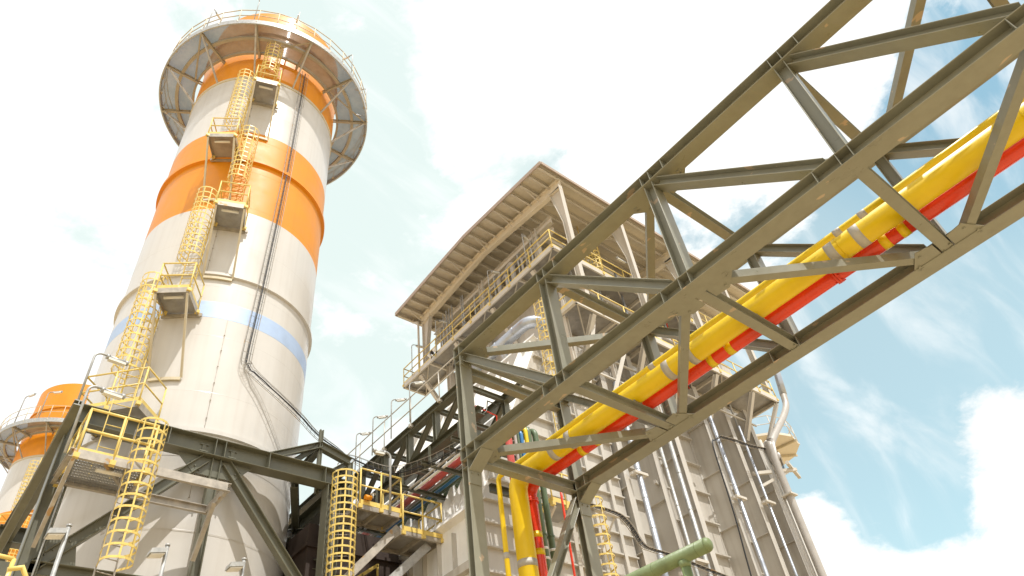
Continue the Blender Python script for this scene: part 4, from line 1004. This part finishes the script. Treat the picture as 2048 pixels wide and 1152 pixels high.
# far round platform
cx2, cy2, z2 = 39.6, 19.9, 22.9
t = thing('round_platform', 'railed round platform on a vessel peeping out behind the right end of the boiler house', 'platform', (cx2, cy2, 0))
b = MB(); b.lathe(cx2, cy2, [(1.0, z2), (2.75, z2), (2.75, z2+.15), (1.0, z2+.15)], 12, sm=False); b.build('deck', BE2, t)
b = MB()
for k in range(8):
    a = 45*k+10; b.bar(cp(cx2, cy2, a, .9, z2-.08), cp(cx2, cy2, a, 2.75, z2-.08), .14, .08)
b.lathe(cx2, cy2, [(.95, z2-.9), (1.0, z2-.2)], 20); b.build('ring_beams', CR, t)
railing(t, [cp(cx2, cy2, a, 2.72, z2+.15) for a in range(0, 360, 30)], 1.2, 1.0, BEL, True, False, .03)
b = MB(); b.tube([(cx2, cy2, 0), (cx2, cy2, z2+.5)], .85, 24); b.build('vessel', BE, t)

# ---- busy steelwork and small lines between the two walkways
t = thing('tower_steelwork', 'thin beige posts and braces crowded between the two walkways of the boiler house', 'steel frame', (22, 15, 20))
random.seed(11)
for x in (17.9, 19.3, 21.2, 22.6, 24.0, 26.3, 27.6, 29.2):
    b = MB(); b.ibeam((x, 14.9, 20.0), (x, 14.9, 24.0), .16, .16, X_, .012, .01); b.build('post', BEL, t)
for x0, x1 in ((17.9, 19.3), (19.3, 21.2), (22.6, 24.0), (24.0, 26.3), (27.6, 29.2)):
    b = MB(); b.bar((x0, 14.85, 20.1), (x1, 14.85, 23.8), .09, .06); b.build('brace', BEL, t)
for z in (21.2, 22.5, 23.5):
    b = MB(); b.bar((17.4, 14.8, z), (30.0, 14.8, z), .1, .06); b.build('rail_beam', BEL, t)
for i, (x, r, m_) in enumerate(((18.5, .05, GV), (20.2, .035, GV), (20.35, .035, GV), (22.0, .06, AL), (25.0, .05, GV), (25.2, .03, RP), (28.4, .05, AL))):
    b = MB(); b.tube([(x, 14.6, 18.5), (x, 14.6, 25.8)], r, 8); b.build('small_line', m_, t)
for (x, z, h) in ((19.0, 20.05, 1.3), (23.3, 20.05, 1.5), (27.0, 20.05, 1.2)):
    b = MB(); b.tube([(x, 14.1, z), (x, 14.1, z+h)]+arcpts((x, 14.1, z), (x, 14.1, z+h+.3), (x+.9, 14.1, z+h+.3), .25, 6)+[V((x+.9, 14.1, z+h+.3)), V((x+1.4, 14.1, z+h+.3))], .09, 12); b.build('elbow_line', GPI, t)
# posts and braces behind the gable rail
t = thing('gable_steelwork', 'thin posts, knee braces and cross beams in the shadow behind the gable walkway rail', 'steel frame', (18, 19, 24.3))
for y in (16.9, 18.1, 19.1, 21.3, 22.4, 24.3):
    b = MB(); b.ibeam((18.35, y, 24.3), (18.35, y, 27.1), .14, .14, Y_, .012, .01); b.build('post', BEL, t)
for y0, y1 in ((15.9, 16.9), (18.1, 19.1), (19.1, 20.2), (21.3, 22.4), (22.4, 23.4)):
    b = MB(); b.bar((18.3, y0, 24.4), (18.3, y1, 26.9), .08, .05); b.build('brace', BEL, t)
for z in (25.4, 26.2):
    b = MB(); b.bar((18.25, 15.8, z), (18.25, 24.4, z), .1, .06); b.build('rail_beam', BEL, t)
for y in (16.0, 17.0, 18.9, 20.6, 23.7): 
    b = MB(); b.tube([(17.7, y, zw), (17.7, y, 26.6)]+arcpts((17.7, y, zw), (17.7, y, 26.9), (18.6, y, 26.9), .2, 5)+[V((18.6, y, 26.9))], .05, 8); b.build('vent_line', GV, t)
# red sprinkler line and thin conduits on the hopper
t = thing('sprinkler_line', 'thin red sprinkler line stepping down over the pale hopper behind the bridge', 'pipe', at(950, 818, y=14.2))
P = [at(*q, y=13.9) for q in ((949, 825), (951, 812), (993, 832), (994, 852))]
b = MB(); b.tube(P, .02, 6); b.build('pipe_run', RP, t)
t = thing('grey_conduit', 'thin bent grey conduit over the pale hopper just above the red sprinkler line', 'conduit', at(975, 805, y=14.1))
P = [at(*q, y=13.8) for q in ((955, 838), (973, 822), (975, 802), (1012, 816))]
b = MB(); b.tube(P, .018, 6); b.build('pipe_run', OLD, t)
